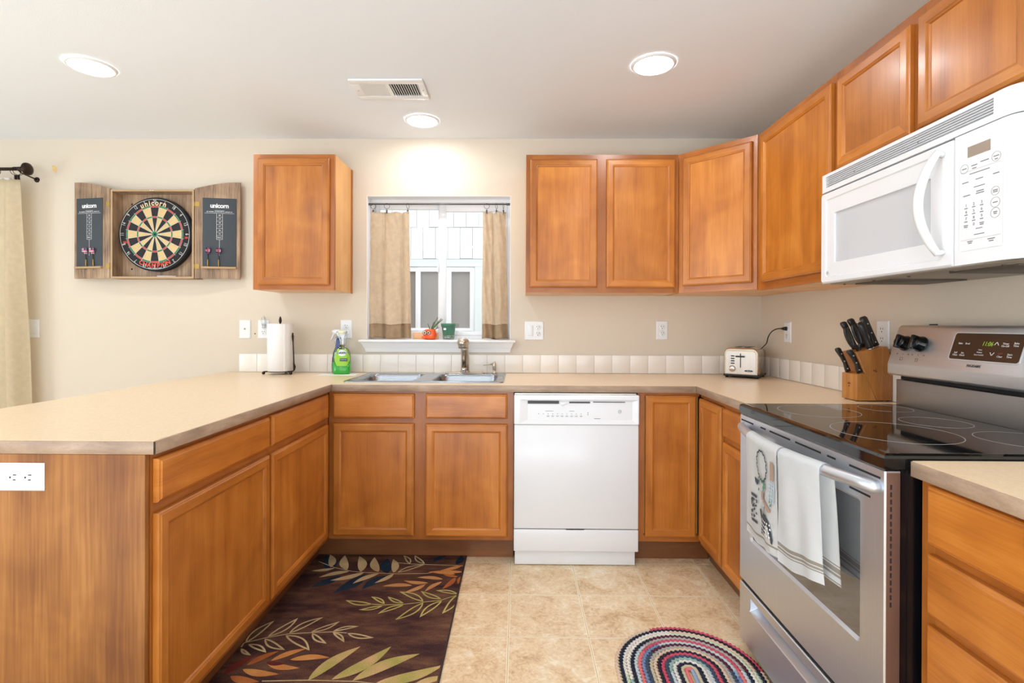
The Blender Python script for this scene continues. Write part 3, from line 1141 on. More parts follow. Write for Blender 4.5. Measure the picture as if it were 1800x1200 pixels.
# cooktop
CZ = 0.904
b = MB()
x0, x1, y0, y1 = GX - 0.003, 1.392, GY1 - 0.001, GY0 + 0.0012
def rect(d, z):
    return [(x0 + d, y0 + d, z), (x1, y0 + d, z), (x1, y1 - d, z), (x0 + d, y1 - d, z)]
b.rings([rect(0.004, CZ - 0.037), rect(0.0, CZ - 0.034), rect(0.0, CZ - 0.010), rect(0.003, CZ - 0.004), rect(0.011, CZ - 0.0006), rect(0.017, CZ - 0.0010)])
top = b.build('cooktop', BGLASS, t)
BPRINT = mat('burner_print', srgb(150, 148, 146), 0.5)
for cx, cy, r, w in ((1.013, -1.420, 0.122, 0.0011), (1.022, -1.757, 0.147, 0.0012), (1.285, -1.352, 0.080, 0.0009), (1.250, -1.612, 0.088, 0.0010), (1.292, -1.850, 0.105, 0.0010)):
    b = MB()
    b.lathe([(r - w, 0), (r - w, 0.0004), (r + w, 0.0004), (r + w, 0)], (cx, cy, CZ - 0.001), 72)
    b.build('burner_ring', BPRINT, top)
# oven door
b = MB()
dz0, dz1 = 0.263, 0.8655
wu0, wu1, wz0, wz1 = 0.092, 0.664, 0.436, 0.768
def rl(u0, u1, z0, z1, r, w, n=4):
    P = []
    for cx, cz, a0 in ((u1 - r, z1 - r, 0), (u0 + r, z1 - r, 90), (u0 + r, z0 + r, 180), (u1 - r, z0 + r, 270)):
        for k in range(n):
            a = R(a0 + 90 * k / (n - 1))
            P.append((cx + r * math.cos(a), w, cz + r * math.sin(a)))
    return P
b.M = Mg
b.rings([rl(0.001, GW - 0.001, dz0, dz1, 0.002, -0.034), rl(0.001, GW - 0.001, dz0, dz1, 0.002, -0.003), rl(0.004, GW - 0.004, dz0 + 0.003, dz1 - 0.003, 0.002, 0.0),
         rl(wu0 - 0.008, wu1 + 0.008, wz0 - 0.008, wz1 + 0.008, 0.012, 0.0), rl(wu0, wu1, wz0, wz1, 0.006, -0.007)], fill=False)
b.box(0.002, GW - 0.002, -0.034, -0.030, dz0, dz1)
door = b.build('oven_door', STEELV, t)
b = MB(Mg)
b.box(wu0 - 0.001, wu1 + 0.001, -0.012, -0.007, wz0 - 0.001, wz1 + 0.001)
b.build('oven_window', mat('oven_glass', srgb(66, 66, 68), 0.05, spec=0.9, coat=1.0), door)  # base lightened to carry the grey of the reflection
for u0, u1 in ((0.012, 0.108), (0.161, 0.197), (0.224, 0.351), (0.380, 0.510), (0.538, 0.575), (0.630, 0.740)):
    b = MB(Mg)
    b.box(u0, u1, -0.003, 0.0006, 0.8430, 0.8482)
    b.build('vent_slot', DARK, door)
b = MB(Mg)
b.box(0.631, 0.707, -0.003, 0.0006, 0.7895, 0.7945)
b.build('lower_vent_slot', DARK, door)
b = MB(Mg)
for k in range(17):
    b.box(GW - 0.002, GW - 0.0004, -0.0155, -0.0115, 0.560 + k * 0.0165, 0.571 + k * 0.0165)
b.build('side_vent_slots', DARK, door)
b = MB(Mg)
b.box(GW - 0.0015, GW - 0.0008, -0.0338, -0.004, dz0 + 0.004, dz1 - 0.004)
b.build('side_trim', mat('bronze_steel', srgb(140, 116, 104), 0.4, metal=0.8), door)
HZ = 0.823
b = MB(Mg)
pts = []
for k in range(21):
    s = k / 20
    pts.append((0.034 + s * (GW - 0.060), 0.008 + 0.055 * math.sin(math.pi * s) ** 0.9, HZ))
pts = [(0.032, -0.004, HZ)] + pts + [(GW - 0.025, -0.004, HZ)]
b.tube(pts, 0.0155, 14, flat=1.0)
b.build('door_handle', STEEL, door)
# storage drawer
b = MB(Mg)
gz0, gz1 = 0.040, 0.2505
pu0, pu1, pz0, pz1 = 0.085, 0.671, 0.178, 0.222
b.rings([rl(0.001, GW - 0.001, gz0, gz1, 0.002, -0.034), rl(0.001, GW - 0.001, gz0, gz1, 0.002, -0.003), rl(0.004, GW - 0.004, gz0 + 0.003, gz1 - 0.003, 0.002, 0.0),
         rl(pu0 - 0.002, pu1 + 0.002, pz0 - 0.002, pz1 + 0.002, 0.003, 0.0), rl(pu0, pu1, pz0, pz1, 0.002, -0.003), rl(pu0 + 0.004, pu1 - 0.004, pz0 + 0.012, pz1 - 0.001, 0.002, -0.026)])
b.build('storage_drawer', STEELV, t)
b = MB(Mg)
b.box(0.003, GW - 0.003, -0.036, -0.010, 0.2515, 0.262)
b.build('gap_seal', DARK, t)
# rear riser and backguard
b = MB()
b.box(1.393, 1.46, GY1 + 0.006, GY0 - 0.004, 0.870, 0.996, bev=0.003)
b.build('riser', brushed('riser_steel', srgb(158, 160, 164), 0.36, (8, 8, 500)), t)
b = MB()
b.box(1.405, 1.458, GY1 + 0.012, GY0 - 0.012, 0.9965, 1.0135)
b.build('backguard_neck', DARK, t)
gx0, gz0_, gx1, gz1_ = 1.362, 1.054, 1.404, 1.187
b = MB()
b.prism([(1.370, 1.012), (gx0, 1.018), (gx0, gz0_), (gx1, gz1_), (1.413, 1.194), (1.47, 1.194), (1.47, 1.012)], 'y', GY1 + 0.006, GY0 - 0.002, bev=0.003)
bg = b.build('backguard', STEEL, t)
vs = Vector((gx1 - gx0, 0, gz1_ - gz0_))
vlen = vs.length
vs.normalize()
ns = Vector((-vs.z, 0, vs.x))


def gp(y, z, h=0.0):
    s = (z - gz0_) / vs.z
    return Vector((gx0, y, gz0_)) + vs * s + ns * h


def gface(y, z, h=0.0006):
    return FACE(gp(y, z, h), (0, -1, 0), vs, ns)


b = MB()
b.box(1.418, 1.432, -1.395, -1.375, 1.1935, 1.198)
b.build('back_clip', DARK, bg)
for y in (-1.314, -1.384, -1.862, -1.932):
    b = MB(gface(y, 1.128, 0.0))
    b.lathe([(0.0, 0.0), (0.0275, 0.0), (0.0275, 0.006), (0.0245, 0.009), (0.0235, 0.026), (0.021, 0.030), (0.0, 0.030)], seg=28)
    b.box(-0.0065, 0.0065, -0.024, 0.024, 0.012, 0.040, bev=0.003)
    b.build('knob', mat('knob_black', srgb(16, 16, 16), 0.16) if y == -1.314 else bpy.data.materials['knob_black'], bg)
for y in (-1.314, -1.384):
    b = MB()
    F = gface(y, 1.074)
    b.box(-0.0055, 0.0055, -0.0055, -0.0047, 0, 0.0003, M=F)
    b.box(-0.0055, 0.0055, 0.0047, 0.0055, 0, 0.0003, M=F)
    b.box(-0.0055, -0.0047, -0.0055, 0.0055, 0, 0.0003, M=F)
    b.box(0.0047, 0.0055, -0.0055, 0.0055, 0, 0.0003, M=F)
    b.lathe([(0.0014, 0), (0.0, 0.0005)], (-0.004, -0.004 if y > -1.33 else 0.004, 0), 8, M=F)
    b.build('burner_marking', INKD, bg)
    b = MB()
    for dy, s_ in ((-0.026, 'LO'), (0.026, 'HI'), (0.0, '5')):
        b.text(s_, 0.006, gface(y + dy, 1.091), depth=0.0002)
    b.build('knob_lettering', INKD, bg)
b = MB()
b.text('FRIGIDAIRE', 0.0115, gface(-1.607, 1.071), depth=0.0003, squash=0.82)
b.build('lettering', mat('badge_grey', srgb(70, 66, 64), 0.5), bg)
# display
py0, py1, pz0_, pz1_ = -1.512, -1.742, 1.088, 1.169
b = MB()
F = FACE(gp((py0 + py1) / 2, (pz0_ + pz1_) / 2, 0.0), (0, -1, 0), vs, ns)
hw, hh = (py0 - py1) / 2, (pz1_ - pz0_) / 2 / vs.z
def rrF(hw, hh, r, z):
    P = []
    for cx, cy, a0 in ((hw - r, hh - r, 0), (-hw + r, hh - r, 90), (-hw + r, -hh + r, 180), (hw - r, -hh + r, 270)):
        for k in range(5):
            a = R(a0 + 22.5 * k)
            P.append((cx + r * math.cos(a), cy + r * math.sin(a), z))
    return P
b.M = F
b.rings([rrF(hw + 0.004, hh + 0.004, 0.010, 0.0002), rrF(hw + 0.003, hh + 0.003, 0.010, 0.0022), rrF(hw, hh, 0.008, 0.0022), rrF(hw, hh, 0.008, 0.0012)])
dsp = b.build('display_bezel', mat('bezel_silver', srgb(206, 208, 210), 0.4, metal=0.3), bg)
b = MB(F)
b.rings([rrF(hw - 0.0002, hh - 0.0002, 0.008, 0.0011), rrF(hw - 0.0002, hh - 0.0002, 0.008, 0.0018)])
b.build('display_glass', mat('display_brown', srgb(58, 46, 38), 0.12), dsp)
b = MB()
b.text('11:06', 0.0190, gface(-1.632, 1.138, 0.0022), depth=0.0002, shear=0.15, squash=0.85)
b.build('clock_digits', mat('green_digits', srgb(120, 160, 40), 0.6, emit=srgb(150, 200, 50), estr=0.35), dsp)
for words in (((-1.540, 1.137, 'Bake'),), ((-1.565, 1.137, 'Broil'),), ((-1.532, 1.108, 'Self'), (-1.532, 1.101, 'Clean')), ((-1.557, 1.108, 'Set'), (-1.557, 1.101, 'Clock')),
              ((-1.6885, 1.141, 'Timer'), (-1.6885, 1.134, 'On-Off')), ((-1.720, 1.143, 'Bake'), (-1.720, 1.136, 'Time')), ((-1.681, 1.1035, 'Clear'),), ((-1.710, 1.111, 'Start'), (-1.710, 1.104, 'Time'))):
    b = MB()
    for y, z, s in words:
        b.text(s, 0.0078, gface(y, z, 0.0022), depth=0.0002)
    b.build('button', WINK, dsp)
b = MB()
for z, s in ((1.120, 'Oven'), (1.1125, 'Preheat'), (1.105, 'Door Locked')):
    b.text(s, 0.0056, gface(-1.614, z, 0.0022), depth=0.0002)
b.build('lettering', WINK, dsp)
for y, z, sg in ((-1.661, 1.140, 1), (-1.655, 1.110, -1)):
    F2 = gface(y, z, 0.0022)
    b = MB()
    for a in (1, -1):
        b.box(-0.0055, 0.0055, -0.0009, 0.0009, 0, 0.0003, M=F2 @ Matrix.Translation((a * 0.0036, 0, 0)) @ Matrix.Rotation(R(-56 * a * sg), 4, 'Z'))
    b.build('arrow_button', WINK, dsp)
b = MB()
b.text('OFF', 0.0085, gface(-1.681, 1.1115, 0.0022), depth=0.0002)
b.build('off_legend', mat('red_legend', srgb(150, 60, 50), 0.6), dsp)

# ---------------------------------------------------------------- microwave
MX, MY0, MW = 1.113, -1.2575, 0.7565
Mm = FR((MX, MY0, 0), *RIGHT)
t = thing('microwave', 'white over-the-range microwave hung under the short wall cabinet', 'microwave', (1.3, MY0 - MW / 2, 1.341))
b = MB()
b.box(MX + 0.028, XW - 0.002, MY0 - MW + 0.002, MY0 - 0.002, 1.356, 1.7405, bev=0.002)
b.build('body', WHITE, t)


def rounded_plan(u0, u1, wf, wb, r0, r1, n=5):
    P = [(u0, wb)]
    if r0:
        P += [(u0 + r0 - r0 * math.cos(R(90 * k / n)), wf - r0 + r0 * math.sin(R(90 * k / n))) for k in range(n + 1)]
    else:
        P.append((u0, wf))
    if r1:
        P += [(u1 - r1 + r1 * math.sin(R(90 * k / n)), wf - r1 + r1 * math.cos(R(90 * k / n))) for k in range(n + 1)]
    else:
        P.append((u1, wf))
    P.append((u1, wb))
    return P


b = MB(Mm)
b.prism(rounded_plan(0.0, 0.030, 0.0, -0.028, 0.012, 0), 'z', 1.674, 1.738)
b.prism(rounded_plan(0.690, MW, 0.0, -0.028, 0, 0.040), 'z', 1.674, 1.738)
b.box(0.03, 0.69, -0.028, 0.0, 1.674, 1.688)
b.box(0.03, 0.69, -0.028, 0.0, 1.728, 1.738)
top = b.build('vent_grille', WHITE, t)
b = MB(Mm)
for k in range(6):
    z = 1.6905 + k * 0.0068
    b.box(0.0295, 0.6905, -0.0045, 0.0045, -0.0009, 0.0009, M=Matrix.Translation((0, -0.0052, z)) @ Matrix.Rotation(R(-20), 4, 'X'))
b.build('louvre', WHITE, top)
b = MB(Mm)
b.box(0.03, 0.69, -0.014, -0.0100, 1.688, 1.728)
b.build('grille_backing', mat('grille_grey', srgb(218, 220, 223), 0.6), top)
for u, z in ((0.19, 1.7035), (0.462, 1.7035)):
    b = MB(Mm)
    b.lathe([(0.0026, 0), (0.0, 0.0015)], (0, 0, 0), 10, M=Matrix.Translation((u, 0.0008, z)) @ Matrix.Rotation(R(-90), 4, 'X'))
    b.build('screw', INK, top)
# door
b = MB(Mm)
b.rings([rl(0.001, 0.577, 1.345, 1.671, 0.006, -0.027), rl(0.001, 0.577, 1.345, 1.671, 0.006, -0.006), rl(0.005, 0.575, 1.350, 1.668, 0.008, 0.0), rl(0.030, 0.545, 1.366, 1.646, 0.008, 0.0), rl(0.0325, 0.5425, 1.3685, 1.6435, 0.008, -0.004), rl(0.074, 0.502, 1.416, 1.592, 0.004, -0.004), rl(0.075, 0.501, 1.417, 1.591, 0.004, -0.0115)])
door = b.build('door', WHITE, t)
b = MB(Mm)
b.rings([rl(0.0755, 0.5005, 1.4175, 1.5905, 0.004, -0.0113), rl(0.0755, 0.5005, 1.4175, 1.5905, 0.004, -0.0107), rl(0.076, 0.500, 1.418, 1.590, 0.004, -0.0106)])
b.build('door_window', mat('window_screen', srgb(204, 207, 211), 0.07, spec=0.6), door)
b = MB(Mm)
pts = [(0.545, -0.001, 1.640)]
for k in range(15):
    s = k / 14
    pts.append((0.5455 - 0.026 * math.sin(math.pi * s), 0.014 + 0.030 * math.sin(math.pi * s) ** 0.8, 1.645 - 0.262 * s))
pts.append((0.548, -0.001, 1.386))
b.tube(pts, [0.010] + [0.012 + 0.003 * math.sin(math.pi * k / 14) for k in range(15)] + [0.010], 12, flat=0.8)
b.build('door_handle', WHITE, door)
b = MB()
ring_logo(b, FACE((MX - 0.0002, MY0 - 0.042, 1.381), (0, -1, 0), (0, 0, 1), (-1, 0, 0)), 0.0062, 0.0062)
b.build('logo', INK, door)
# control side
b = MB(Mm)
b.prism(rounded_plan(0.581, MW, 0.0, -0.027, 0.004, 0.040), 'z', 1.345, 1.671, bev=0.0)
b.build('control_housing', WHITE, t)
b = MB(Mm)
b.rings([rl(0.598, 0.719, 1.378, 1.650, 0.006, -0.001), rl(0.598, 0.719, 1.378, 1.650, 0.006, 0.0010), rl(0.600, 0.717, 1.380, 1.648, 0.005, 0.0014), rl(0.602, 0.715, 1.382, 1.646, 0.004, 0.0008)])
cp = b.build('keypad', WHITE, t)
b = MB(Mm)
b.box(0.6225, 0.684, 0.0006, 0.0016, 1.608, 1.634)
b.build('display', mat('brown_lcd', srgb(150, 132, 116), 0.25), cp)
mf = lambda u, z: FACE((MX - 0.0011, MY0 - u, z), (0, -1, 0), (0, 0, 1), (-1, 0, 0))


def key(u, z, bars=(), digit=None, rad=0.0, mt=None):
    b = MB()
    if digit:
        b.text(digit, 0.0100, mf(u, z), depth=0.0002)
    for dz, w in bars:
        b.box(-w / 2, w / 2, -0.0011, 0.0011, 0, 0.0003, M=mf(u, z + dz))
    if rad:
        b.lathe([(rad - 0.0006, 0), (rad - 0.0006, 0.0003), (rad, 0.0003), (rad, 0)], seg=24, M=mf(u, z))
    b.build('key', mt or INK, cp)


for r, row in enumerate((('1', '2', '3'), ('4', '5', '6'), ('7', '8', '9'))):
    for c, s in enumerate(row):
        key(0.6185 + 0.0215 * c, 1.4905 - 0.0165 * r, ((-0.0070, 0.009),), s)
key(0.640, 1.441, (), '0')
key(0.618, 1.439, ((0.002, .012), (-0.002, .010)))
key(0.662, 1.439, ((0.002, .012), (-0.002, .010)))
for u, z, bars, rad in ((0.613, 1.583, ((0, .013),), 0.0115), (0.641, 1.584, ((0.001, .016), (-0.006, .012)), 0), (0.669, 1.588, ((0, .022),), 0), (0.699, 1.588, ((0.001, .014), (-0.006, .008)), 0.0115),
                        (0.616, 1.548, ((0, .018),), 0), (0.655, 1.549, ((0, .020),), 0), (0.699, 1.549, ((0, .016),), 0), (0.620, 1.515, ((0, .020),), 0), (0.657, 1.5165, ((0.0025, .020), (-0.0025, .022)), 0),
                        (0.697, 1.508, ((0.002, .012), (-0.002, .012)), 0.0105), (0.697, 1.4815, ((0, .012),), 0.0120), (0.697, 1.457, ((0.002, .010), (-0.002, .008)), 0.0120),
                        (0.630, 1.398, ((0.002, .015), (-0.002, .011)), 0), (0.687, 1.396, ((0.0025, .019), (-0.0025, .012)), 0)):
    key(u, z, bars, None, rad)
for z, w in ((1.566, .055), (1.531, .030), (1.429, .018), (1.415, .028)):
    b = MB()
    b.box(-w / 2, w / 2, -0.0009, 0.0009, 0, 0.0003, M=mf(0.655, z))
    b.build('lettering', INK, cp)
for z in (1.574, 1.405):
    b = MB()
    b.box(-0.054, 0.054, -0.0004, 0.0004, 0, 0.0003, M=mf(0.657, z))
    b.build('divider_line', INKL, cp)
# underside
b = MB()
b.prism([(MY0 - 0.006, 1.345), (MY0 - MW + 0.006, 1.345), (MY0 - MW + 0.012, 1.3555), (MY0 - 0.012, 1.3555)], 'x', MX + 0.005, XW - 0.01) if False else b.box(MX + 0.030, XW - 0.006, MY0 - MW + 0.006, MY0 - 0.006, 1.342, 1.3555, bev=0.004)
under = b.build('underside', mat('underside_grey', srgb(150, 140, 126), 0.4, metal=0.3), t)
FILT = mat('filter_dark', srgb(96, 88, 78), 0.5, metal=0.5)
for x0_, x1_, ya, yb in ((1.20, 1.44, -1.32, -1.50), (1.20, 1.44, -1.72, -1.92)):
    b = MB()
    b.box(x0_, x1_, yb, ya, 1.338, 1.3425, bev=0.001)
    b.build('filter', FILT, under)
for k in range(5):
    b = MB()
    b.lathe([(0.0, -0.004), (0.004, -0.003), (0.005, 0.0)], (1.175 + 0.002 * k, -1.30 - 0.15 * k, 1.342), 10)
    b.build('screw', FILT, under)

# ---------------------------------------------------------------- sink, tap, dispenser
RX0, RX1, RY0, RY1 = -0.902, -0.075, -0.548, -0.038
t = thing('sink', 'stainless double-bowl sink set into the counter below the window', 'sink', (-0.49, -0.3, CT))
zt = CT + 0.0055
bowls = [(-0.862, -0.548, -0.508, -0.135), (-0.455, -0.118, -0.508, -0.135)]
b = MB()


def rloop(x0, x1, y0, y1, r, z, n=7):
    P = []
    for cx, cy, a0 in ((x1 - r, y1 - r, 0), (x0 + r, y1 - r, 90), (x0 + r, y0 + r, 180), (x1 - r, y0 + r, 270)):
        for k in range(n):
            a = R(a0 + 90 * k / (n - 1))
            P.append((cx + r * math.cos(a), cy + r * math.sin(a), z))
    return P


def square(x0, x1, y0, y1, z, n=7):
    P = []
    for cx, cy in ((x1, y1), (x0, y1), (x0, y0), (x1, y0)):
        P += [(cx, cy, z)] * n
    return P


# flat deck between the bowls (local rectangles round each bowl opening)
m = 0.012
for x0, x1, y0, y1 in ((RX0 + m, RX1 - m, RY0 + m, -0.516), (RX0 + m, RX1 - m, -0.127, RY1 - m), (RX0 + m, -0.870, -0.516, -0.127), (-0.540, -0.463, -0.516, -0.127), (-0.110, RX1 - m, -0.516, -0.127)):
    b.poly([(x0, y0, zt), (x1, y0, zt), (x1, y1, zt), (x0, y1, zt)])
b.rings([rloop(RX0, RX1, RY0, RY1, 0.03, CT + 0.0006), rloop(RX0, RX1, RY0, RY1, 0.03, CT + 0.003), rloop(RX0 + 0.004, RX1 - 0.004, RY0 + 0.004, RY1 - 0.004, 0.028, zt + 0.0005), square(RX0 + m, RX1 - m, RY0 + m, RY1 - m, zt)], fill=False, smooth=True)
for x0, x1, y0, y1 in bowls:
    e = 0.008
    b.rings([square(x0 - e, x1 + e, y0 - e, y1 + e, zt), rloop(x0 - 0.003, x1 + 0.003, y0 - 0.003, y1 + 0.003, 0.05, zt), rloop(x0, x1, y0, y1, 0.05, zt - 0.004), rloop(x0 + 0.004, x1 - 0.004, y0 + 0.004, y1 - 0.004, 0.05, zt - 0.02),
             rloop(x0 + 0.010, x1 - 0.010, y0 + 0.010, y1 - 0.010, 0.05, zt - 0.15), rloop(x0 + 0.028, x1 - 0.028, y0 + 0.028, y1 - 0.028, 0.05, zt - 0.178)], fill=False, smooth=True)
    b.poly(rloop(x0 + 0.028, x1 - 0.028, y0 + 0.028, y1 - 0.028, 0.05, zt - 0.178))
bmesh.ops.remove_doubles(b.bm, verts=b.bm.verts[:], dist=1e-5)
b.build('basin', SINKST, t)
for x0, x1, y0, y1 in bowls:
    b = MB()
    b.lathe([(0.0, 0.004), (0.03, 0.003), (0.042, 0.002), (0.045, 0.0)], ((x0 + x1) / 2, (y0 + y1) / 2, zt - 0.178), 24)
    b.build('drain', CHROME, t)

zd = zt + 0.0004
fx, fy = -0.3185, -0.088
t = thing('kitchen_faucet', 'brushed nickel single-lever pull-out faucet standing behind the sink below the window', 'faucet', (fx, fy, zd))
b = MB()
b.rings([rloop(-0.437, -0.197, fy - 0.030, fy + 0.026, 0.026, zd), rloop(-0.437, -0.197, fy - 0.030, fy + 0.026, 0.026, zd + 0.004), rloop(-0.432, -0.202, fy - 0.025, fy + 0.021, 0.021, zd + 0.006)], smooth=True)
b.build('deck_plate', NICKEL, t)
b = MB()
b.lathe([(0.0, 0.006), (0.030, 0.006), (0.029, 0.012), (0.025, 0.018)], (fx, fy, zd), 24)
b.tube([(fx, fy, zd + 0.012), (fx, fy, zd + 0.06), (fx, fy - 0.004, zd + 0.10), (fx, fy - 0.018, zd + 0.14), (fx - 0.001, fy - 0.045, zd + 0.170)], [0.0245, 0.0240, 0.0235, 0.0235, 0.024], 20)
b.build('body', NICKEL, t)
b = MB()
b.ball((fx - 0.002, fy - 0.085, zd + 0.186), 1.0, s=(0.0345, 0.060, 0.032), seg=24)
b.lathe([(0.027, -0.006), (0.026, -0.024), (0.016, -0.026), (0.0, -0.026)], (fx - 0.002, fy - 0.108, zd + 0.178), 20)
b.build('spray_head', NICKEL, t)
b = MB()
b.tube([(fx - 0.003, fy - 0.022, zd + 0.035), (fx - 0.003, fy - 0.028, zd + 0.08), (fx - 0.003, fy - 0.040, zd + 0.13)], [0.0125, 0.0125, 0.008], 14)
b.build('lever', mat('nickel_dark', srgb(138, 124, 106), 0.3, metal=1.0), t)
b = MB()
b.tube([(fx - 0.003, fy - 0.0225, zd + 0.010), (fx - 0.003, fy - 0.0225, zd + 0.036)], 0.0135, 14)
b.build('lever_base', CHROME, t)

sx_, sy_ = -0.1435, -0.078
t = thing('soap_dispenser', 'small brushed nickel soap dispenser pump at the right end of the sink deck', 'soap dispenser', (sx_, sy_, zd))
b = MB()
b.lathe([(0.0, 0.0), (0.0165, 0.0), (0.0165, 0.003), (0.0095, 0.009), (0.0085, 0.020), (0.0115, 0.024), (0.0115, 0.052), (0.0105, 0.058), (0.006, 0.068), (0.0, 0.0715)], (sx_, sy_, zd), 20)
b.build('pump', NICKEL, t)
b = MB()
b.tube([(sx_ - 0.006, sy_, zd + 0.054), (sx_ - 0.035, sy_ - 0.004, zd + 0.054), (sx_ - 0.058, sy_ - 0.008, zd + 0.052), (sx_ - 0.066, sy_ - 0.009, zd + 0.048)], [0.005, 0.0045, 0.0038, 0.0035], 10)
b.build('spout', NICKEL, t)

# ---------------------------------------------------------------- paper towels
px_, py_ = -1.4155, -0.125
t = thing('paper_towel_holder', 'dark wrought metal paper towel holder on the counter below the lone wall cabinet', 'paper towel holder', (px_, py_, CT))
b = MB()
for a in (205, 330, 90):
    ex, ey = px_ + 0.092 * math.cos(R(a)), py_ + 0.075 * math.sin(R(a))
    b.tube([(px_, py_, CT + 0.0165), (px_ + 0.6 * (ex - px_), py_ + 0.6 * (ey - py_), CT + 0.0165), (ex, ey, CT + 0.0155), (ex + 0.004 * math.cos(R(a)), ey + 0.004 * math.sin(R(a)), CT + 0.012)], 0.0040, 8)
    b.ball((ex, ey, CT + 0.0086), 0.0085, s=(1.1, 1, 1))
b.lathe([(0.0, 0.0145), (0.067, 0.0145), (0.070, 0.0165), (0.067, 0.0185), (0.0, 0.0185)], (px_, py_, CT), 32)
b.build('base', BRONZE, t)
b = MB()
b.tube([(px_, py_, CT + 0.018), (px_, py_, CT + 0.315)], 0.0050, 10)
b.lathe([(0.0075, 0.306), (0.0085, 0.318), (0.0065, 0.330), (0.003, 0.340), (0.0, 0.343)], (px_, py_, CT), 14)
b.build('post', BRONZE, t)
b = MB()
ax = px_ + 0.088
ay = py_ - 0.020
b.tube([(px_ + 0.060, ay + 0.006, CT + 0.0165), (ax - 0.008, ay, CT + 0.0165), (ax + 0.004, ay, CT + 0.024), (ax + 0.003, ay, CT + 0.06), (ax - 0.001, ay, CT + 0.16), (ax - 0.004, ay, CT + 0.245)], [0.0035, 0.0035, 0.0045, 0.0042, 0.0036, 0.0036], 8)
b.tube([(ax + 0.004, ay, CT + 0.024), (ax + 0.006, ay, CT + 0.045), (ax + 0.001, ay, CT + 0.070)], [0.005, 0.0085, 0.004], 8)
b.tube([(ax - 0.003, ay, CT + 0.195), (ax - 0.004, ay, CT + 0.225), (ax - 0.006, ay, CT + 0.244)], [0.004, 0.0072, 0.003], 8)
b.build('tension_arm', BRONZE, t)
b = MB()
b.lathe([(0.019, 0.0), (0.019, 0.279), (0.0685, 0.279), (0.0705, 0.277), (0.0705, 0.002), (0.0685, 0.0), (0.019, 0.0)], (px_, py_, CT + 0.0192), 56)
b.prism([(px_ + 0.045, py_ - 0.0535), (px_ + 0.047, py_ - 0.0525), (px_ + 0.054, py_ - 0.0475), (px_ + 0.0535, py_ - 0.0490), (px_ + 0.047, py_ - 0.0545)], 'z', CT + 0.0195, CT + 0.298)
o = b.build('paper_towel_roll', mat('paper_towel', srgb(244, 242, 240), 0.95, var=0.01, bump=0.3, bscale=260))
tag(o, 'full roll of white paper towels standing on the dark metal holder', 'paper towel roll')

# ---------------------------------------------------------------- bottles by the sink
b = MB()
b.box(-1.165, -0.945, -0.205, -0.075, CT + 0.0006, CT + 0.0022, bev=0.0006)
o = b.build('paper_sheet', mat('white_paper', srgb(240, 240, 236), 0.8))
tag(o, 'white sheet lying on the counter under the spray bottles', 'mat')
zb = CT + 0.0027
gx, gy = -1.045, -0.135


def ell_loft(b, secs, c, m=0, seg=28, M=None):
    """secs: (half width x, half depth y, z, shift x)"""
    loops = []
    for s in secs:
        hx, hy, z = s[:3]
        dx = s[3] if len(s) > 3 else 0
        loops.append([(c[0] + dx + hx * math.copysign(abs(math.cos(2 * math.pi * k / seg)) ** 0.75, math.cos(2 * math.pi * k / seg)), c[1] + hy * math.copysign(abs(math.sin(2 * math.pi * k / seg)) ** 0.85, math.sin(2 * math.pi * k / seg)), c[2] + z) for k in range(seg)])
    b.rings(loops, m, smooth=True)
    return b


t = thing('dish_spray_bottle', 'clear dish soap spray bottle half full of bright green liquid, oval white and blue badge', 'spray bottle', (gx, gy, zb))
b = MB()
ell_loft(b, [(0.047, 0.026, 0.0), (0.0515, 0.029, 0.004), (0.0525, 0.030, 0.02), (0.0530, 0.030, 0.072)], (gx, gy, zb))
b.build('liquid', mat('green_liquid', srgb(20, 160, 30), 0.12, spec=0.6, coat=0.5), t)
b = MB()
ell_loft(b, [(0.0530, 0.030, 0.0722), (0.0525, 0.030, 0.10), (0.050, 0.029, 0.125), (0.043, 0.026, 0.143), (0.032, 0.021, 0.153), (0.018, 0.016, 0.158), (0.0145, 0.0145, 0.170)], (gx, gy, zb))
b.build('bottle', pane_mat('green_tinted_plastic', (0.66, 0.78, 0.56, 1), 0.14, 0.08), t)
b = MB()
ell_loft(b, [(0.0165, 0.0165, 0.168), (0.0175, 0.0165, 0.178), (0.020, 0.016, 0.20), (0.028, 0.016, 0.222, -0.003), (0.034, 0.015, 0.238, -0.008), (0.030, 0.013, 0.250, -0.006), (0.018, 0.009, 0.256, -0.004)], (gx + 0.006, gy, zb))
b.tube([(gx - 0.022, gy - 0.004, zb + 0.226), (gx - 0.034, gy - 0.006, zb + 0.205), (gx - 0.036, gy - 0.006, zb + 0.186), (gx - 0.030, gy - 0.006, zb + 0.172)], [0.007, 0.005, 0.0042, 0.0035], 8)
b.build('trigger_head', pane_mat('clear_plastic', (0.86, 0.90, 0.92, 1), 0.22, 0.15), t)
b = MB()
ell_loft(b, [(0.022, 0.0155, 0.236, -0.004), (0.022, 0.0155, 0.2572, -0.004)], (gx + 0.004, gy, zb))
b.build('cap', mat('pale_yellow_cap', srgb(232, 230, 196), 0.4), t)


def bulge(u, v, hx, hy, z0, z1, cx=0.0, off=0.0012):
    a = (u - 0.5) * 2 * hx
    q = max(0.0, 1 - (abs((a + cx)) / 0.0545) ** 2.4)
    return Vector((gx + cx + a, gy - (0.0302 * q ** 0.42 + off), zb + z0 + v * (z1 - z0)))


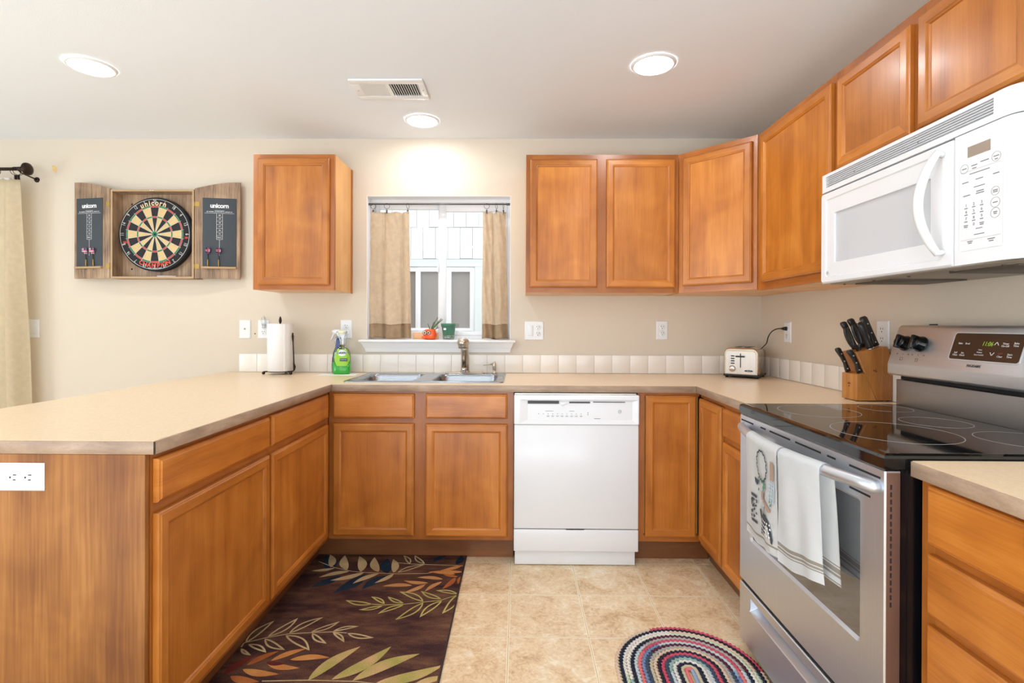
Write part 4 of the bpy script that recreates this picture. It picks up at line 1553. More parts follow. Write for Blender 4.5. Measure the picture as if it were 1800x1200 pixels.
b = MB()
b.grid(lambda u, v: bulge(u, v, 0.027 + 0.016 * math.sin(math.pi * min(1, v * 1.1)), 0.03, 0.048, 0.148, 0.010), 14, 10)
b.build('label', mat('lime_label', srgb(150, 205, 60), 0.35), t)
b = MB()
P = []
for k in range(28):
    a = 2 * math.pi * k / 28
    uu = 0.012 + 0.0255 * math.cos(a)
    P.append(bulge(0.5, 0, 0, 0, 0.1255 + 0.0175 * math.sin(a), 0.2, uu, 0.0020))
b.rings([P, [p + Vector((0, -0.0004, 0)) for p in P]])
b.build('badge', mat('badge_white', srgb(236, 242, 246), 0.35), t)
b = MB()
b.text('DAWN', 0.0205, FACE((gx + 0.012, gy - 0.0335, zb + 0.1255), (1, 0, 0), (0, 0, 1), (0, -1, 0)), depth=0.0012, squash=0.82, spacing=0.95)
NAVY = mat('navy_print', srgb(26, 44, 92), 0.4)
b.build('lettering', NAVY, t)
b = MB()
b.box(gx + 0.000, gx + 0.043, gy - 0.0318, gy - 0.029, zb + 0.078, zb + 0.094)
b.build('name_band', NAVY, t)
b = MB()
b.text('POWERWASH', 0.0075, FACE((gx + 0.0215, gy - 0.0322, zb + 0.086), (1, 0, 0), (0, 0, 1), (0, -1, 0)), depth=0.0003, squash=0.8)
b.build('small_lettering', WINK, t)

wx, wy = -1.088, -0.098
t = thing('spray_bottle', 'dark blue spray bottle with a white trigger, half hidden behind the green one', 'spray bottle', (wx, wy + 0.02, zb))
b = MB()
wy2 = wy + 0.032
ell_loft(b, [(0.036, 0.022, 0.0), (0.039, 0.024, 0.005), (0.040, 0.025, 0.05), (0.037, 0.024, 0.09), (0.028, 0.020, 0.125), (0.019, 0.015, 0.155), (0.016, 0.014, 0.19), (0.015, 0.014, 0.215)], (wx, wy2, zb))
b.build('bottle', mat('blue_plastic', srgb(62, 78, 132), 0.2, spec=0.6, var=0.1), t)
b = MB()
ell_loft(b, [(0.016, 0.016, 0.2155), (0.017, 0.016, 0.232), (0.020, 0.013, 0.238, -0.006), (0.034, 0.012, 0.246, -0.012), (0.032, 0.011, 0.258, -0.010), (0.016, 0.008, 0.262, -0.006)], (wx + 0.004, wy2, zb))
b.tube([(wx - 0.024, wy2 - 0.002, zb + 0.240), (wx - 0.034, wy2 - 0.004, zb + 0.220), (wx - 0.044, wy2 - 0.006, zb + 0.196)], [0.008, 0.0055, 0.0035], 8)
b.build('trigger_head', WHITE2, t)

# ---------------------------------------------------------------- window things
RZ, RYY = 1.937, 0.030
b = MB()
b.tube([(WX0 + 0.012, RYY, RZ), (WX1 - 0.012, RYY, RZ)], 0.0042, 12)
b.tube([(WX0 + 0.0034, RYY, RZ), (WX0 + 0.026, RYY, RZ)], 0.0072, 12)
b.tube([(WX1 - 0.026, RYY, RZ), (WX1 - 0.0034, RYY, RZ)], 0.0072, 12)
o = b.build('curtain_rod', GREYROD)
tag(o, 'thin dark grey tension rod spanning the kitchen window opening', 'curtain rod')

CURT = fabric('tan_cotton', srgb(232, 213, 188), transl=0.25)
HEM = fabric('tan_cotton_double', srgb(208, 180, 148), transl=0.06)


def clip_ring(x, label, group, rot):
    t = thing('curtain_ring', label, 'curtain ring', (x, RYY, RZ - 0.045), group)
    b = MB()
    pts = []
    for k in range(25):
        a = 2 * math.pi * k / 24
        pts.append((x + 0.0165 * math.sin(a) * math.cos(R(rot)), RYY + 0.0165 * math.sin(a) * math.sin(R(rot)), RZ - 0.0118 + 0.0165 * math.cos(a)))
    b.tube(pts, 0.0013, 6)
    b.build('ring', GREYROD, t)
    b = MB()
    b.tube([(x, RYY, RZ - 0.0290), (x, RYY, RZ - 0.036)], 0.0015, 6)
    b.box(x - 0.0045, x + 0.0045, RYY - 0.0052, RYY + 0.0052, RZ - 0.058, RZ - 0.036, bev=0.001)
    b.build('clip', GREYROD, t)


def fold(x):     # sharp pleat profile
    return x


def cafe(x0t, x1t, x0b, x1b, pleats, label, hem0):
    zt_, zb_ = RZ - 0.047, 1.1005
    def P(u, v, off=0.0):
        x = (x0t + (x1t - x0t) * u) * (1 - v) + (x0b + (x1b - x0b) * u) * v
        y = RYY
        amp = (0.6 + 0.9 * v)
        for c, w, a in pleats:
            d = (u - c) / w
            y += a * amp * math.exp(-d * d)
        y += 0.004 * math.sin(17 * u + 9 * v) * v + 0.0026 * math.sin(41 * v + 6 * u) + 0.0022 * math.sin(23 * v - 31 * u) + 0.0016 * math.sin(67 * v + 19 * u)
        x += 0.004 * math.sin(7 * v + 3 * u) * v * math.sin(math.pi * v)
        z = zt_ + (zb_ - zt_) * v - 0.006 * math.sin(3 * math.pi * u) ** 2 * (1 - v) + 0.004 * math.sin(9 * u) * v
        return Vector((x, y - off, z))
    t = thing('curtain', label, 'curtain', ((x0b + x1b) / 2, RYY, zb_), 'tan kitchen window curtains')
    b = MB()
    b.grid(lambda u, v: P(u, v), 48, 40, thick=0.0014)
    b.build('cloth', CURT, t)
    b = MB()
    b.grid(lambda u, v: P(0.002 + 0.996 * u, hem0 + (0.997 - hem0) * v, 0.0012), 48, 8, thick=0.0012)
    b.build('hem', HEM, t)


cafe(-0.922, -0.682, -0.928, -0.665, [(0.08, 0.10, -0.016), (0.34, 0.035, 0.020), (0.55, 0.16, -0.010), (0.80, 0.03, 0.022), (0.93, 0.07, -0.018)], 'tan cotton curtain panel on the left side of the kitchen window', 0.885)
cafe(-0.222, -0.080, -0.226, -0.064, [(0.10, 0.10, -0.014), (0.45, 0.04, 0.018), (0.72, 0.14, -0.022), (0.95, 0.06, 0.012)], 'tan cotton curtain panel on the right side of the kitchen window', 0.885)
for x, l, r in ((-0.907, 'curtain ring at the far left end of the left curtain', 25), (-0.822, 'curtain ring in the middle of the left curtain', 10), (-0.691, 'curtain ring at the inner corner of the left curtain', 70)):
    clip_ring(x, l, 'clip rings of the left curtain', r)
for x, l, r in ((-0.199, 'curtain ring at the inner corner of the right curtain', 5), (-0.1385, 'curtain ring in the middle of the right curtain', 70), (-0.095, 'curtain ring at the far right end of the right curtain', 80)):
    clip_ring(x, l, 'clip rings of the right curtain', r)

# orange animal planter with green stalks
ox, oy, oz = -0.5515, 0.020, WZ0 + 0.0006
ORANGE = mat('orange_glaze', srgb(236, 92, 34), 0.25, var=0.05)
t = thing('animal_planter', 'small orange ceramic animal-face planter holding green stalks on the window sill', 'planter', (ox, oy, oz))
b = MB()
ell_loft(b, [(0.024, 0.020, 0.0), (0.036, 0.027, 0.004), (0.039, 0.030, 0.018), (0.041, 0.032, 0.036), (0.036, 0.030, 0.054), (0.028, 0.025, 0.065), (0.024, 0.021, 0.064), (0.022, 0.02, 0.05)], (ox + 0.004, oy, oz))
b.ball((ox - 0.026, oy - 0.022, oz + 0.015), 0.016, s=(1.3, 0.8, 0.6))
b.ball((ox + 0.030, oy - 0.004, oz + 0.056), 0.010, s=(0.8, 0.7, 1.3))
b.build('pot', ORANGE, t)
EYEW = mat('eye_white', srgb(240, 225, 200), 0.3)
EYED = mat('pupil_dark', srgb(44, 34, 24), 0.3)
for dx in (-0.024, 0.0):
    b = MB()
    b.ball((ox + dx, oy - 0.030, oz + 0.042), 0.0105, s=(1, 0.6, 1))
    eye = b.build('eye', EYEW, t)
    b = MB()
    b.ball((ox + dx - 0.001, oy - 0.0355, oz + 0.042), 0.0055, s=(1, 0.6, 1))
    pts = [(ox + dx + 0.0125 * math.cos(2 * math.pi * k / 16), oy - 0.0350, oz + 0.042 + 0.0125 * math.sin(2 * math.pi * k / 16)) for k in range(17)]
    b.tube(pts, 0.0013, 6)
    b.build('pupil', EYED, eye)
b = MB()
for ex, ez, s in ((0.052, 0.138, 0.10), (0.075, 0.130, 0.10), (0.082, 0.125, 0.2), (-0.008, 0.098, 0), (0.062, 0.075, -0.3), (0.030, 0.110, 0.1)):
    b.tube([(ox + 0.004, oy, oz + 0.050), (ox + 0.004 + 0.4 * ex, oy - 0.004, oz + 0.05 + 0.45 * (ez - 0.05)), (ox + ex, oy - 0.010 + 0.02 * s, oz + ez)], [0.0036, 0.0036, 0.0022], 8)
b.build('stalks', mat('plant_green', srgb(84, 104, 66), 0.5, var=0.25, vscale=30), t)

# green nursery pot
cx_, cy_ = -0.4315, 0.012
t = thing('plant_pot', 'small dark green plastic pot in a clear cup on the window sill', 'plant pot', (cx_, cy_, oz))
b = MB()
b.lathe([(0.0, 0.004), (0.030, 0.004), (0.032, 0.008), (0.0425, 0.080), (0.0465, 0.081), (0.0480, 0.099), (0.0455, 0.1005), (0.044, 0.086), (0.030, 0.02), (0.0, 0.018)], (cx_, cy_, oz), 32)
b.build('pot', mat('green_plastic_pot', srgb(62, 118, 92), 0.35, var=0.05), t)
b = MB()
b.lathe([(0.0, 0.0), (0.0345, 0.0), (0.0385, 0.027), (0.0375, 0.027), (0.0335, 0.002), (0.0, 0.002)], (cx_, cy_, oz), 32)
b.build('clear_cup', pane_mat('clear_cup_plastic', (0.92, 0.95, 0.93, 1), 0.2, 0.1), t)
b = MB()
b.box(cx_ - 0.026, cx_ - 0.010, cy_ - 0.0405, cy_ - 0.0385, oz + 0.060, oz + 0.072)
b.build('sticker', WHITE2, t)
b = MB()
b.box(-0.662, -0.500, 0.060, 0.0640, oz + 0.0000, oz + 0.044, bev=0.0006)
o = b.build('orange_strip', mat('orange_card', srgb(238, 184, 140), 0.6, var=0.15, vscale=30))
tag(o, 'pale orange strip standing against the window frame behind the animal planter', 'strip')

# ---------------------------------------------------------------- wall plates


def plate(M, w=0.0705, h=0.1145):
    b = MB(M)
    b.rings([[(-w / 2, 0.0004, -h / 2), (w / 2, 0.0004, -h / 2), (w / 2, 0.0004, h / 2), (-w / 2, 0.0004, h / 2)]] +
            [[(-w / 2 + d, y, -h / 2 + d), (w / 2 - d, y, -h / 2 + d), (w / 2 - d, y, h / 2 - d), (-w / 2 + d, y, h / 2 - d)] for d, y in ((0, 0.002), (0.003, 0.0052), (0.005, 0.0058))])
    return b


def duplex(t, M, dx=0.0):
    for s in (1, -1):
        b = MB(M)
        b.lathe([(0.0, 0.0022), (0.0150, 0.0022), (0.0172, 0.0012), (0.0172, 0.0)], seg=24, M=Matrix.Translation((dx, 0.0052, s * 0.0195)) @ Matrix.Rotation(R(-90), 4, 'X'))
        o = b.build('receptacle', WHITE2, t)
        b = MB(M)
        z = s * 0.0195
        b.box(dx - 0.0075, dx - 0.0050, 0.0070, 0.0078, z + 0.001, z + 0.0095)
        b.box(dx + 0.0050, dx + 0.0075, 0.0070, 0.0078, z + 0.001, z + 0.0080)
        b.lathe([(0.0026, 0.0), (0.0, 0.0004)], seg=10, M=Matrix.Translation((dx, 0.0075, z - 0.0065)) @ Matrix.Rotation(R(-90), 4, 'X'))
        b.build('slots', DARK, o)


def rocker(t, M, dx=0.0):
    b = MB(M)
    b.box(dx - 0.0168, dx + 0.0168, 0.0045, 0.0070, -0.0335, 0.0335, bev=0.0008)
    b.box(dx - 0.0150, dx + 0.0150, 0.0055, 0.0100, -0.0310, 0.0310, bev=0.002)
    b.build('rocker', WHITE2, t)


def outlet(pos, face, label, kind='duplex', name='wall_outlet', cat='outlet', rot=None, group=None):
    M = FR(pos, *face)
    if rot:
        M = M @ Matrix.Rotation(R(rot), 4, 'Y')
    t = thing(name, label, cat, pos, group)
    plate(M, 0.116 if kind == 'combo' else 0.0705).build('plate', WHITE2, t)
    if kind == 'duplex':
        duplex(t, M)
    elif kind == 'switch':
        rocker(t, M)
    elif kind == 'combo':
        rocker(t, M, -0.0230)
        duplex(t, M, 0.0230)
    elif kind == 'jack':
        b = MB(M)
        b.lathe([(0.0055, 0.0), (0.0045, 0.004), (0.002, 0.004), (0.0, 0.002)], seg=12, M=Matrix.Translation((0, 0.0056, 0.002)) @ Matrix.Rotation(R(-90), 4, 'X'))
        b.build('jack', BRASS, t)
    return t


outlet((-3.0155, 0, 1.155), BACK, 'white light switch on the back wall beside the long curtain', 'switch', 'light_switch', 'switch')
outlet((-1.692, 0, 1.1555), BACK, 'white cable jack plate on the back wall left of the paper towels', 'jack', 'cable_plate', 'outlet')
outlet((-1.576, 0, 1.1555), BACK, 'white wall outlet half hidden by the paper towel roll, clear plug-in above')
outlet((-1.0625, 0, 1.1575), BACK, 'white wall outlet on the back wall behind the spray bottles')
outlet((0.0975, 0, 1.1535), BACK, 'double-width white plate with switch and outlet just right of the window', 'combo')
outlet((0.8810, 0, 1.1580), BACK, 'white wall outlet on the back wall below the double wall cabinet')
to = outlet((XW, -0.3155, 1.1535), RIGHT, 'white wall outlet on the right wall with the toaster plugged in')
outlet((XW, -1.0570, 1.1550), RIGHT, 'white wall outlet on the right wall between knife block and range')
outlet((-1.2615, -1.8738, 0.7995), BACK, 'white outlet mounted sideways on the peninsula end panel', rot=90)

t = thing('plug_in_freshener', 'small clear plug-in freshener in the outlet beside the paper towels', 'air freshener', (-1.566, -0.03, 1.16))
b = MB()
b.ball((-1.5665, -0.022, 1.205), 1.0, s=(0.016, 0.013, 0.034), seg=20)
b.build('bulb', pane_mat('clear_bulb', (0.9, 0.92, 0.92, 1), 0.18, 0.1), t)
b = MB()
b.box(-1.577, -1.557, -0.030, -0.0080, 1.163, 1.186, bev=0.004)
b.build('plug_body', pane_mat('clear_body', (0.85, 0.87, 0.9, 1), 0.3, 0.2), t)

b = MB()
b.lathe([(0.0, 0.0008), (0.004, 0.0006), (0.005, 0.0001)], (0, 0, 0), 10, M=Matrix.Translation((-1.6305, -0.0004, 1.128)) @ Matrix.Rotation(R(90), 4, 'X'))
o = b.build('wall_anchor', mat('anchor_brown', srgb(128, 92, 66), 0.7))
tag(o, 'tiny brown wall plug in the wall between cable plate and outlet', 'wall plug')
b = MB()
P = [(-2.905, 2.168), (-2.893, 2.172), (-2.882, 2.166), (-2.873, 2.152), (-2.872, 2.130), (-2.880, 2.121), (-2.890, 2.128), (-2.902, 2.140)]
b.rings([[(x, -0.0004, z) for x, z in P], [(x, -0.0010, z) for x, z in P]])
o = b.build('wall_patch', mat('ochre_patch', srgb(224, 190, 132), 0.8, var=0.1, vscale=60))
tag(o, 'small ochre patch of bare wall right of the curtain rod', 'wall patch')

# ---------------------------------------------------------------- toaster
ta = R(36)
tf = Vector((-math.sin(ta), -math.cos(ta), 0))       # front normal
tr_ = Vector((math.cos(ta), -math.sin(ta), 0))       # viewer's right
fc = Vector((1.2570, -0.245, CT))
Mt = FACE(fc, tr_, -tf, (0, 0, 1))                   # x right, y back, z up
t = thing('toaster', 'two-slice chrome toaster in the back right corner of the counter', 'toaster', (fc.x + 0.06, fc.y + 0.09, CT))
TW, TL = 0.093, 0.205


def arch(hw, top, rx, y, z0=0.022, n=8):
    P = [(-hw, y, z0), (hw, y, z0)]
    P += [(hw - rx + rx * math.cos(R(90 * k / n)), y, top - rx * 0.9 + rx * 0.9 * math.sin(R(90 * k / n))) for k in range(n + 1)]
    P += [(-hw + rx - rx * math.sin(R(90 * k / n)), y, top - rx * 0.9 + rx * 0.9 * math.cos(R(90 * k / n))) for k in range(n + 1)]
    return P


b = MB(Mt)
b.rings([arch(TW - 0.006, 0.164, 0.030, 0.000), arch(TW - 0.002, 0.169, 0.034, 0.003), arch(TW, 0.172, 0.036, 0.012), arch(TW, 0.174, 0.036, TL / 2), arch(TW, 0.172, 0.036, TL - 0.012), arch(TW - 0.004, 0.166, 0.032, TL)], smooth=True)
b.build('shell', TOASTST, t)
b = MB(Mt)
b.rings([arch(TW - 0.013, 0.152, 0.016, 0.0012, 0.026), arch(TW - 0.014, 0.151, 0.016, -0.0035, 0.027)])
face = b.build('front_panel', brushed('toaster_face', srgb(214, 208, 202), 0.3, (200, 200, 8)), t)
b = MB(Mt)
b.box(-0.0025, 0.0025, -0.0045, -0.003, 0.060, 0.140)
b.build('lever_slot', BLACK, face)
b = MB(Mt)
b.box(-0.024, 0.024, -0.022, -0.004, 0.119, 0.127, bev=0.002)
b.build('lever', mat('lever_black', srgb(60, 56, 52), 0.25, metal=0.6), face)
b = MB(Mt)
for k in range(4):
    b.box(-0.052, -0.032, -0.0055, -0.003, 0.080 + 0.0137 * k, 0.0865 + 0.0137 * k, bev=0.001)
    b.ball((-0.061, -0.0036, 0.083 + 0.0137 * k), 0.0011, seg=8)
b.build('button', BLACK, face)
b = MB(Mt @ Matrix.Translation((-0.043, -0.0035, 0.054)) @ Matrix.Rotation(R(90), 4, 'X'))
b.lathe([(0.0, 0.012), (0.0165, 0.012), (0.018, 0.009), (0.0185, 0.0)], seg=24)
b.box(-0.016, 0.016, -0.0022, 0.0022, 0.011, 0.0155, bev=0.001)
b.build('browning_dial', CHROME, face)
b = MB(Mt)
b.rings([[(0.043 + 0.0235 * math.cos(2 * math.pi * k / 20), y, 0.043 + 0.0052 * math.sin(2 * math.pi * k / 20)) for k in range(20)] for y in (-0.0032, -0.0046)])
b.build('badge', BLACK, face)
b = MB()
b.text('BELLA', 0.0078, Mt @ FACE((0.043, -0.0048, 0.043), (1, 0, 0), (0, 0, 1), (0, -1, 0)), depth=0.0002)
b.build('lettering', WINK, face)
b = MB(Mt)
b.box(-TW - 0.001, TW + 0.001, -0.001, TL + 0.001, 0.009, 0.0225, bev=0.004)
for x in (-TW + 0.015, TW - 0.015):
    for y in (0.018, TL - 0.018):
        b.lathe([(0.0, 0.0005), (0.009, 0.0005), (0.009, 0.010)], (x, y, 0), 12)
b.build('base', BLACK, t)
b = MB(Mt)
for x in (-0.026, 0.026):
    b.box(x - 0.015, x + 0.015, 0.035, TL - 0.035, 0.1735, 0.1752, bev=0.0006)
b.build('bread_slot', BLACK, t)
# cord and plug
b = MB()
pl = Vector((XW - 0.009, -0.3155, 1.1735))
rear = Mt @ Vector((0.066, TL - 0.012, 0.150))
pts = [rear, rear + Vector((0.003, 0.000, 0.012)), Vector((1.458, -0.125, 1.085)), Vector((1.445, -0.175, 1.125)), Vector((1.440, -0.225, 1.155)), Vector((1.446, -0.270, 1.1715)), pl + Vector((-0.018, 0.010, 0.0))]
q = []
for i in range(len(pts) - 1):
    p0, p1, p2, p3 = pts[max(i - 1, 0)], pts[i], pts[i + 1], pts[min(i + 2, len(pts) - 1)]
    for k in range(6):
        s = k / 6
        q.append(0.5 * ((2 * p1) + (p2 - p0) * s + (2 * p0 - 5 * p1 + 4 * p2 - p3) * s * s + (3 * p1 - p0 - 3 * p2 + p3) * s ** 3))
q.append(pts[-1])
b.tube(q, 0.0030, 8)
b.build('power_cord', BLACK, t)
b = MB()
b.tube([pl + Vector((-0.022, 0.012, 0)), pl + Vector((-0.010, 0.004, 0)), pl + Vector((0.0002, 0, 0))], [0.005, 0.010, 0.0115], 10)
b.build('plug', BLACK, t)

# ---------------------------------------------------------------- knife block and what it holds
KY0, KY1 = -1.124, -1.030
kz = CT + 0.0008
t = thing('knife_block', 'slanted wooden knife block with a lower front step, on the counter beside the range', 'knife block', (1.41, -1.067, CT))
b = MB()
b.prism([(1.335, kz + 0.003), (1.335, 1.000), (1.3695, 1.003), (1.4130, kz + 0.003)], 'y', KY0, KY1, bev=0.002)
b.build('front_step', BLOCK, t)
b = MB()
b.prism([(1.4145, kz + 0.003), (1.3325, 1.0865), (1.4545, 1.1105), (1.4765, 1.052), (1.4765, kz + 0.003)], 'y', KY0 + 0.001, KY1 - 0.001, bev=0.003)
b.build('slanted_body', BLOCKS, t)
for x in (1.345, 1.464):
    for y in (KY0 + 0.012, KY1 - 0.012):
        b = MB()
        b.lathe([(0.0, 0.0), (0.005, 0.0), (0.005, 0.004)], (x, y, kz), 10)
        b.build('foot', BLACK, t)
b = MB()
F = FACE((1.3348, -1.077, 0.956), (0, -1, 0), (0, 0, 1), (-1, 0, 0))
for a in (90, 30, 150):
    b.prism([(0.002, -0.0012), (0.009, -0.0022), (0.011, 0.0), (0.009, 0.0022), (0.002, 0.0012)], 'z', 0, 0.0003, M=F @ Matrix.Rotation(R(a), 4, 'Z'))
b.prism([(-0.004, -0.004), (0.004, -0.004), (0.0, -0.012)], 'z', 0, 0.0003, M=F)
F = FACE((1.405, KY0 - 0.0002, 1.01), (0.92, 0, -0.39), (0.39, 0, 0.92), (0, -1, 0))
for a in (90, 30, 150):
    b.prism([(0.002, -0.001), (0.008, -0.002), (0.010, 0.0), (0.008, 0.002), (0.002, 0.001)], 'z', 0, 0.0003, M=F @ Matrix.Rotation(R(a), 4, 'Z'))
b.build('burned_mark', mat('burn_brown', srgb(96, 54, 24), 0.7), t)
kd = Vector((-0.394, 0, 0.919)).normalized()
kp = Vector((0.919, 0, 0.394)).normalized()     # across the block, away from the step
HANDLE = mat('black_handle', srgb(40, 38, 36), 0.36, spec=0.5)
RIVET = mat('steel_rivet', srgb(190, 188, 184), 0.3, metal=1.0)


def knife(base, length, label, name='kitchen_knife', cat='knife', w=0.013, th=0.0085, rivets=True):
    M = FACE(base, kp, Vector((0, -1, 0)), kd)       # x across, y to the viewer's side, z along the handle
    t = thing(name, label, cat, base)
    b = MB(M)
    secs = [(0.0, 0.95, 0.0), (0.12, 0.90, 0.0), (0.35, 0.72, 0.002), (0.6, 0.80, 0.001), (0.82, 1.0, -0.002), (0.95, 1.05, -0.004), (1.0, 0.7, -0.005)]
    loops = []
    for s, k, dx in secs:
        loops.append([(dx + w * k * math.copysign(abs(math.cos(a)) ** 0.7, math.cos(a)), th * k ** 0.5 * math.copysign(abs(math.sin(a)) ** 0.7, math.sin(a)), 0.004 + s * length) for a in [2 * math.pi * j / 16 for j in range(16)]])
    b.rings(loops, smooth=True)
    b.build('handle', HANDLE, t)
    b = MB(M)
    b.box(-w * 0.8, w * 0.8, -0.0012, 0.0012, -0.055, 0.0045)
    b.build('blade', CHROME, t)
    if rivets:
        for s in (0.16, 0.47, 0.78):
            b = MB(M)
            b.lathe([(0.0032, 0.0), (0.0028, 0.0012), (0.0, 0.0014)], seg=12, M=Matrix.Translation((0, th * 0.88, s * length)) @ Matrix.Rotation(R(-90), 4, 'X'))
            b.build('rivet', RIVET, t)
    return t


top = lambda s, y: Vector((1.3325, 0, 1.0865)).lerp(Vector((1.4545, 0, 1.1105)), s) + Vector((0, y, 0.0005))
step = lambda s, y: Vector((1.337, 0, 1.000)).lerp(Vector((1.3695, 0, 1.003)), s) + Vector((0, y, 0.0005))
knife(step(0.62, -1.110), 0.098, 'riveted steak knife in the low front step of the knife block, nearest the room', 'steak_knife', w=0.0115, th=0.008)
knife(step(0.35, -1.052), 0.105, 'steak knife in the low front step, behind the other one', 'steak_knife', w=0.0105, th=0.008)
knife(top(0.62, -1.050), 0.125, 'black-handled knife at the back of the tall part of the block', w=0.013)
knife(top(0.86, -1.085), 0.128, 'black-handled knife at the right end of the tall part of the block', w=0.0135)
knife(top(0.36, -1.050), 0.118, 'black-handled knife at the left rear of the tall part of the block', w=0.012)
# honing steel with a hanging ring
bp_ = top(0.56, -1.104)
M = FACE(bp_, kp, Vector((0, -1, 0)), kd)
t = thing('honing_steel', 'honing steel with thick black handle and a chrome ring on its end', 'honing steel', bp_)
b = MB(M)
b.lathe([(0.0, 0.003), (0.013, 0.003), (0.0135, 0.012), (0.0115, 0.03), (0.012, 0.05), (0.0155, 0.075), (0.0160, 0.098), (0.013, 0.112), (0.0, 0.115)], seg=20)
b.build('handle', HANDLE, t)
b = MB(M)
b.tube([(0, 0, -0.05), (0, 0, 0.004)], 0.005, 10)
b.lathe([(0.0, 0.0), (0.0145, 0.0), (0.0145, 0.0035), (0.0, 0.0035)], seg=20)
b.build('steel_rod', CHROME, t)
b = MB(M)
b.tube([(0.0105 * math.cos(2 * math.pi * k / 20) - 0.006, 0.012 + 0.004 * math.sin(2 * math.pi * k / 20), 0.112 + 0.0105 * math.sin(2 * math.pi * k / 20)) for k in range(21)], 0.0013, 6)
b.build('ring', CHROME, t)
# shears: two loop handles
bs_ = top(0.22, -1.100)
M = FACE(bs_, kp, Vector((0, -1, 0)), kd)
t = thing('kitchen_shears', 'kitchen shears with two black loop handles, leftmost in the tall part of the block', 'shears', bs_)
for sx in (-1, 1):
    b = MB(M)
    pts = [(sx * 0.004, 0.0, 0.002), (sx * 0.007, 0, 0.020)]
    for k in range(15):
        a = R(-80 + 340 * k / 14)
        pts.append((sx * (0.0165 - 0.0095 * math.sin(a + R(0)) * 0 + 0.0095 * math.cos(a) * (1 if sx > 0 else 1)), 0.0, 0.063 + 0.040 * math.sin(a)))
    b.tube(pts, [0.006, 0.006] + [0.0052] * 15, 8)
    b.build('loop_handle', HANDLE, t)
b = MB(M)
b.box(-0.008, 0.008, -0.0015, 0.0015, -0.05, 0.006)
b.lathe([(0.005, 0.0), (0.004, 0.002), (0.0, 0.0025)], seg=12, M=Matrix.Translation((0, 0.002, 0.004)) @ Matrix.Rotation(R(-90), 4, 'X'))
b.build('blades', CHROME, t)

# ---------------------------------------------------------------- towels over the oven handle
TOWEL = fabric('white_waffle', srgb(250, 250, 249), scale=500, var=0.02)
TAUPE = fabric('taupe_stripe', srgb(190, 180, 168), scale=500, var=0.03)
TPLAIN = fabric('white_flour_sack', srgb(250, 249, 247), scale=700, var=0.015)


def waffle(m):
    nt = m.node_tree
    L = nt.links.new
    tc = N(nt, 'ShaderNodeTexCoord')
    ck = N(nt, 'ShaderNodeTexChecker')
    ck.inputs['Scale'].default_value = 280
    L(tc.outputs['Object'], ck.inputs['Vector'])
    bp = N(nt, 'ShaderNodeBump')
    bp.inputs['Strength'].default_value = 0.35
    bp.inputs['Distance'].default_value = 0.0015
    L(ck.outputs['Fac'], bp.inputs['Height'])
    L(bp.outputs[0], nt.nodes['Principled BSDF'].inputs['Normal'])


waffle(TOWEL)


def hw_(u):          # outward distance of the handle's axis at u
    s = min(1, max(0, (u - 0.034) / (GW - 0.060)))
    return 0.008 + 0.055 * math.sin(math.pi * s) ** 0.9


def towel_fn(u0, u1, ztop, zf, zbk, wave, skew=0.0, spread=0.0):
    """returns f(s, t): s 0..1 across, t 0..1 from the back hem over the bar to the front hem"""
    rb = 0.0185
    Lb, La, Lf = ztop - zbk, math.pi * rb, ztop - zf

    def f(s, t, off=0.0):
        d = t * (Lb + La + Lf)
        u = u0 + (u1 - u0) * s
        wax = hw_(u)
        if d < Lb:
            k = 1 - d / Lb
            z = ztop - k * Lb
            w = wax - rb + 0.004 * math.sin(5 * s + 3 * k) * k
            w = max(w, 0.004)
            uu = u + spread * k * (s - 0.2)
        elif d < Lb + La:
            a = (d - Lb) / rb
            z = ztop + (rb + off) * math.sin(a)
            w = wax - (rb + off) * math.cos(a)
            uu = u
        else:
            k = (d - Lb - La) / Lf
            z = ztop - k * (Lf + skew * (s - 0.5) + 0.012 * math.sin(4.2 * s + 0.6) * k)
            w = wax + rb + off + (wave * math.sin(7.5 * s + 2.0 * k) + 0.6 * wave * math.sin(13 * s - 3 * k)) * k ** 0.8 - 0.010 * k
            w = max(w, 0.008)
            uu = u + 0.004 * math.sin(6 * k) * k + spread * 0.3 * k * (s - 0.5)
        return Mg @ Vector((uu, w, z))
    f.front = (Lb + La) / (Lb + La + Lf)
    return f


# printed towel
tf1 = towel_fn(0.198, 0.428, HZ, 0.512, 0.56, 0.006, skew=0.012)
t = thing('printed_towel', 'white dish towel printed with a wreath and kitchen tools, on the oven handle', 'towel', Mg @ Vector((0.30, 0.05, 0.50)))


def st1(s, t_):
    k = (t_ - tf1.front) / (1 - tf1.front)
    return 1 if 0.905 < k < 0.925 or 0.94 < k < 0.948 else 0


b = MB()
b.grid(lambda s, v: tf1(s, v), 40, 110, thick=0.0016, mfn=st1)
b.build('cloth', [TPLAIN, TAUPE], t)


def on1(a, c):
    """a across in 0..1, c down in metres from the bar -> point on the front of the cloth"""
    return tf1(a, tf1.front + (1 - tf1.front) * (c / (HZ - 0.512)), 0.0042)


def print_poly(b, pts):
    P = [on1(*p) for p in pts]
    n = (Mg.to_3x3() @ Vector((0, 1, 0))) * 0.0006
    b.rings([P, [p + n for p in P]])


def eln(ca, cc, ra, rc, n=16, rot=0.0):
    o = []
    for k in range(n):
        x, y = ra * math.cos(2 * math.pi * k / n), rc * math.sin(2 * math.pi * k / n)
        o.append((ca + (x * math.cos(rot) - y * math.sin(rot)) / 0.238, cc + x * math.sin(rot) + y * math.cos(rot)))
    return o


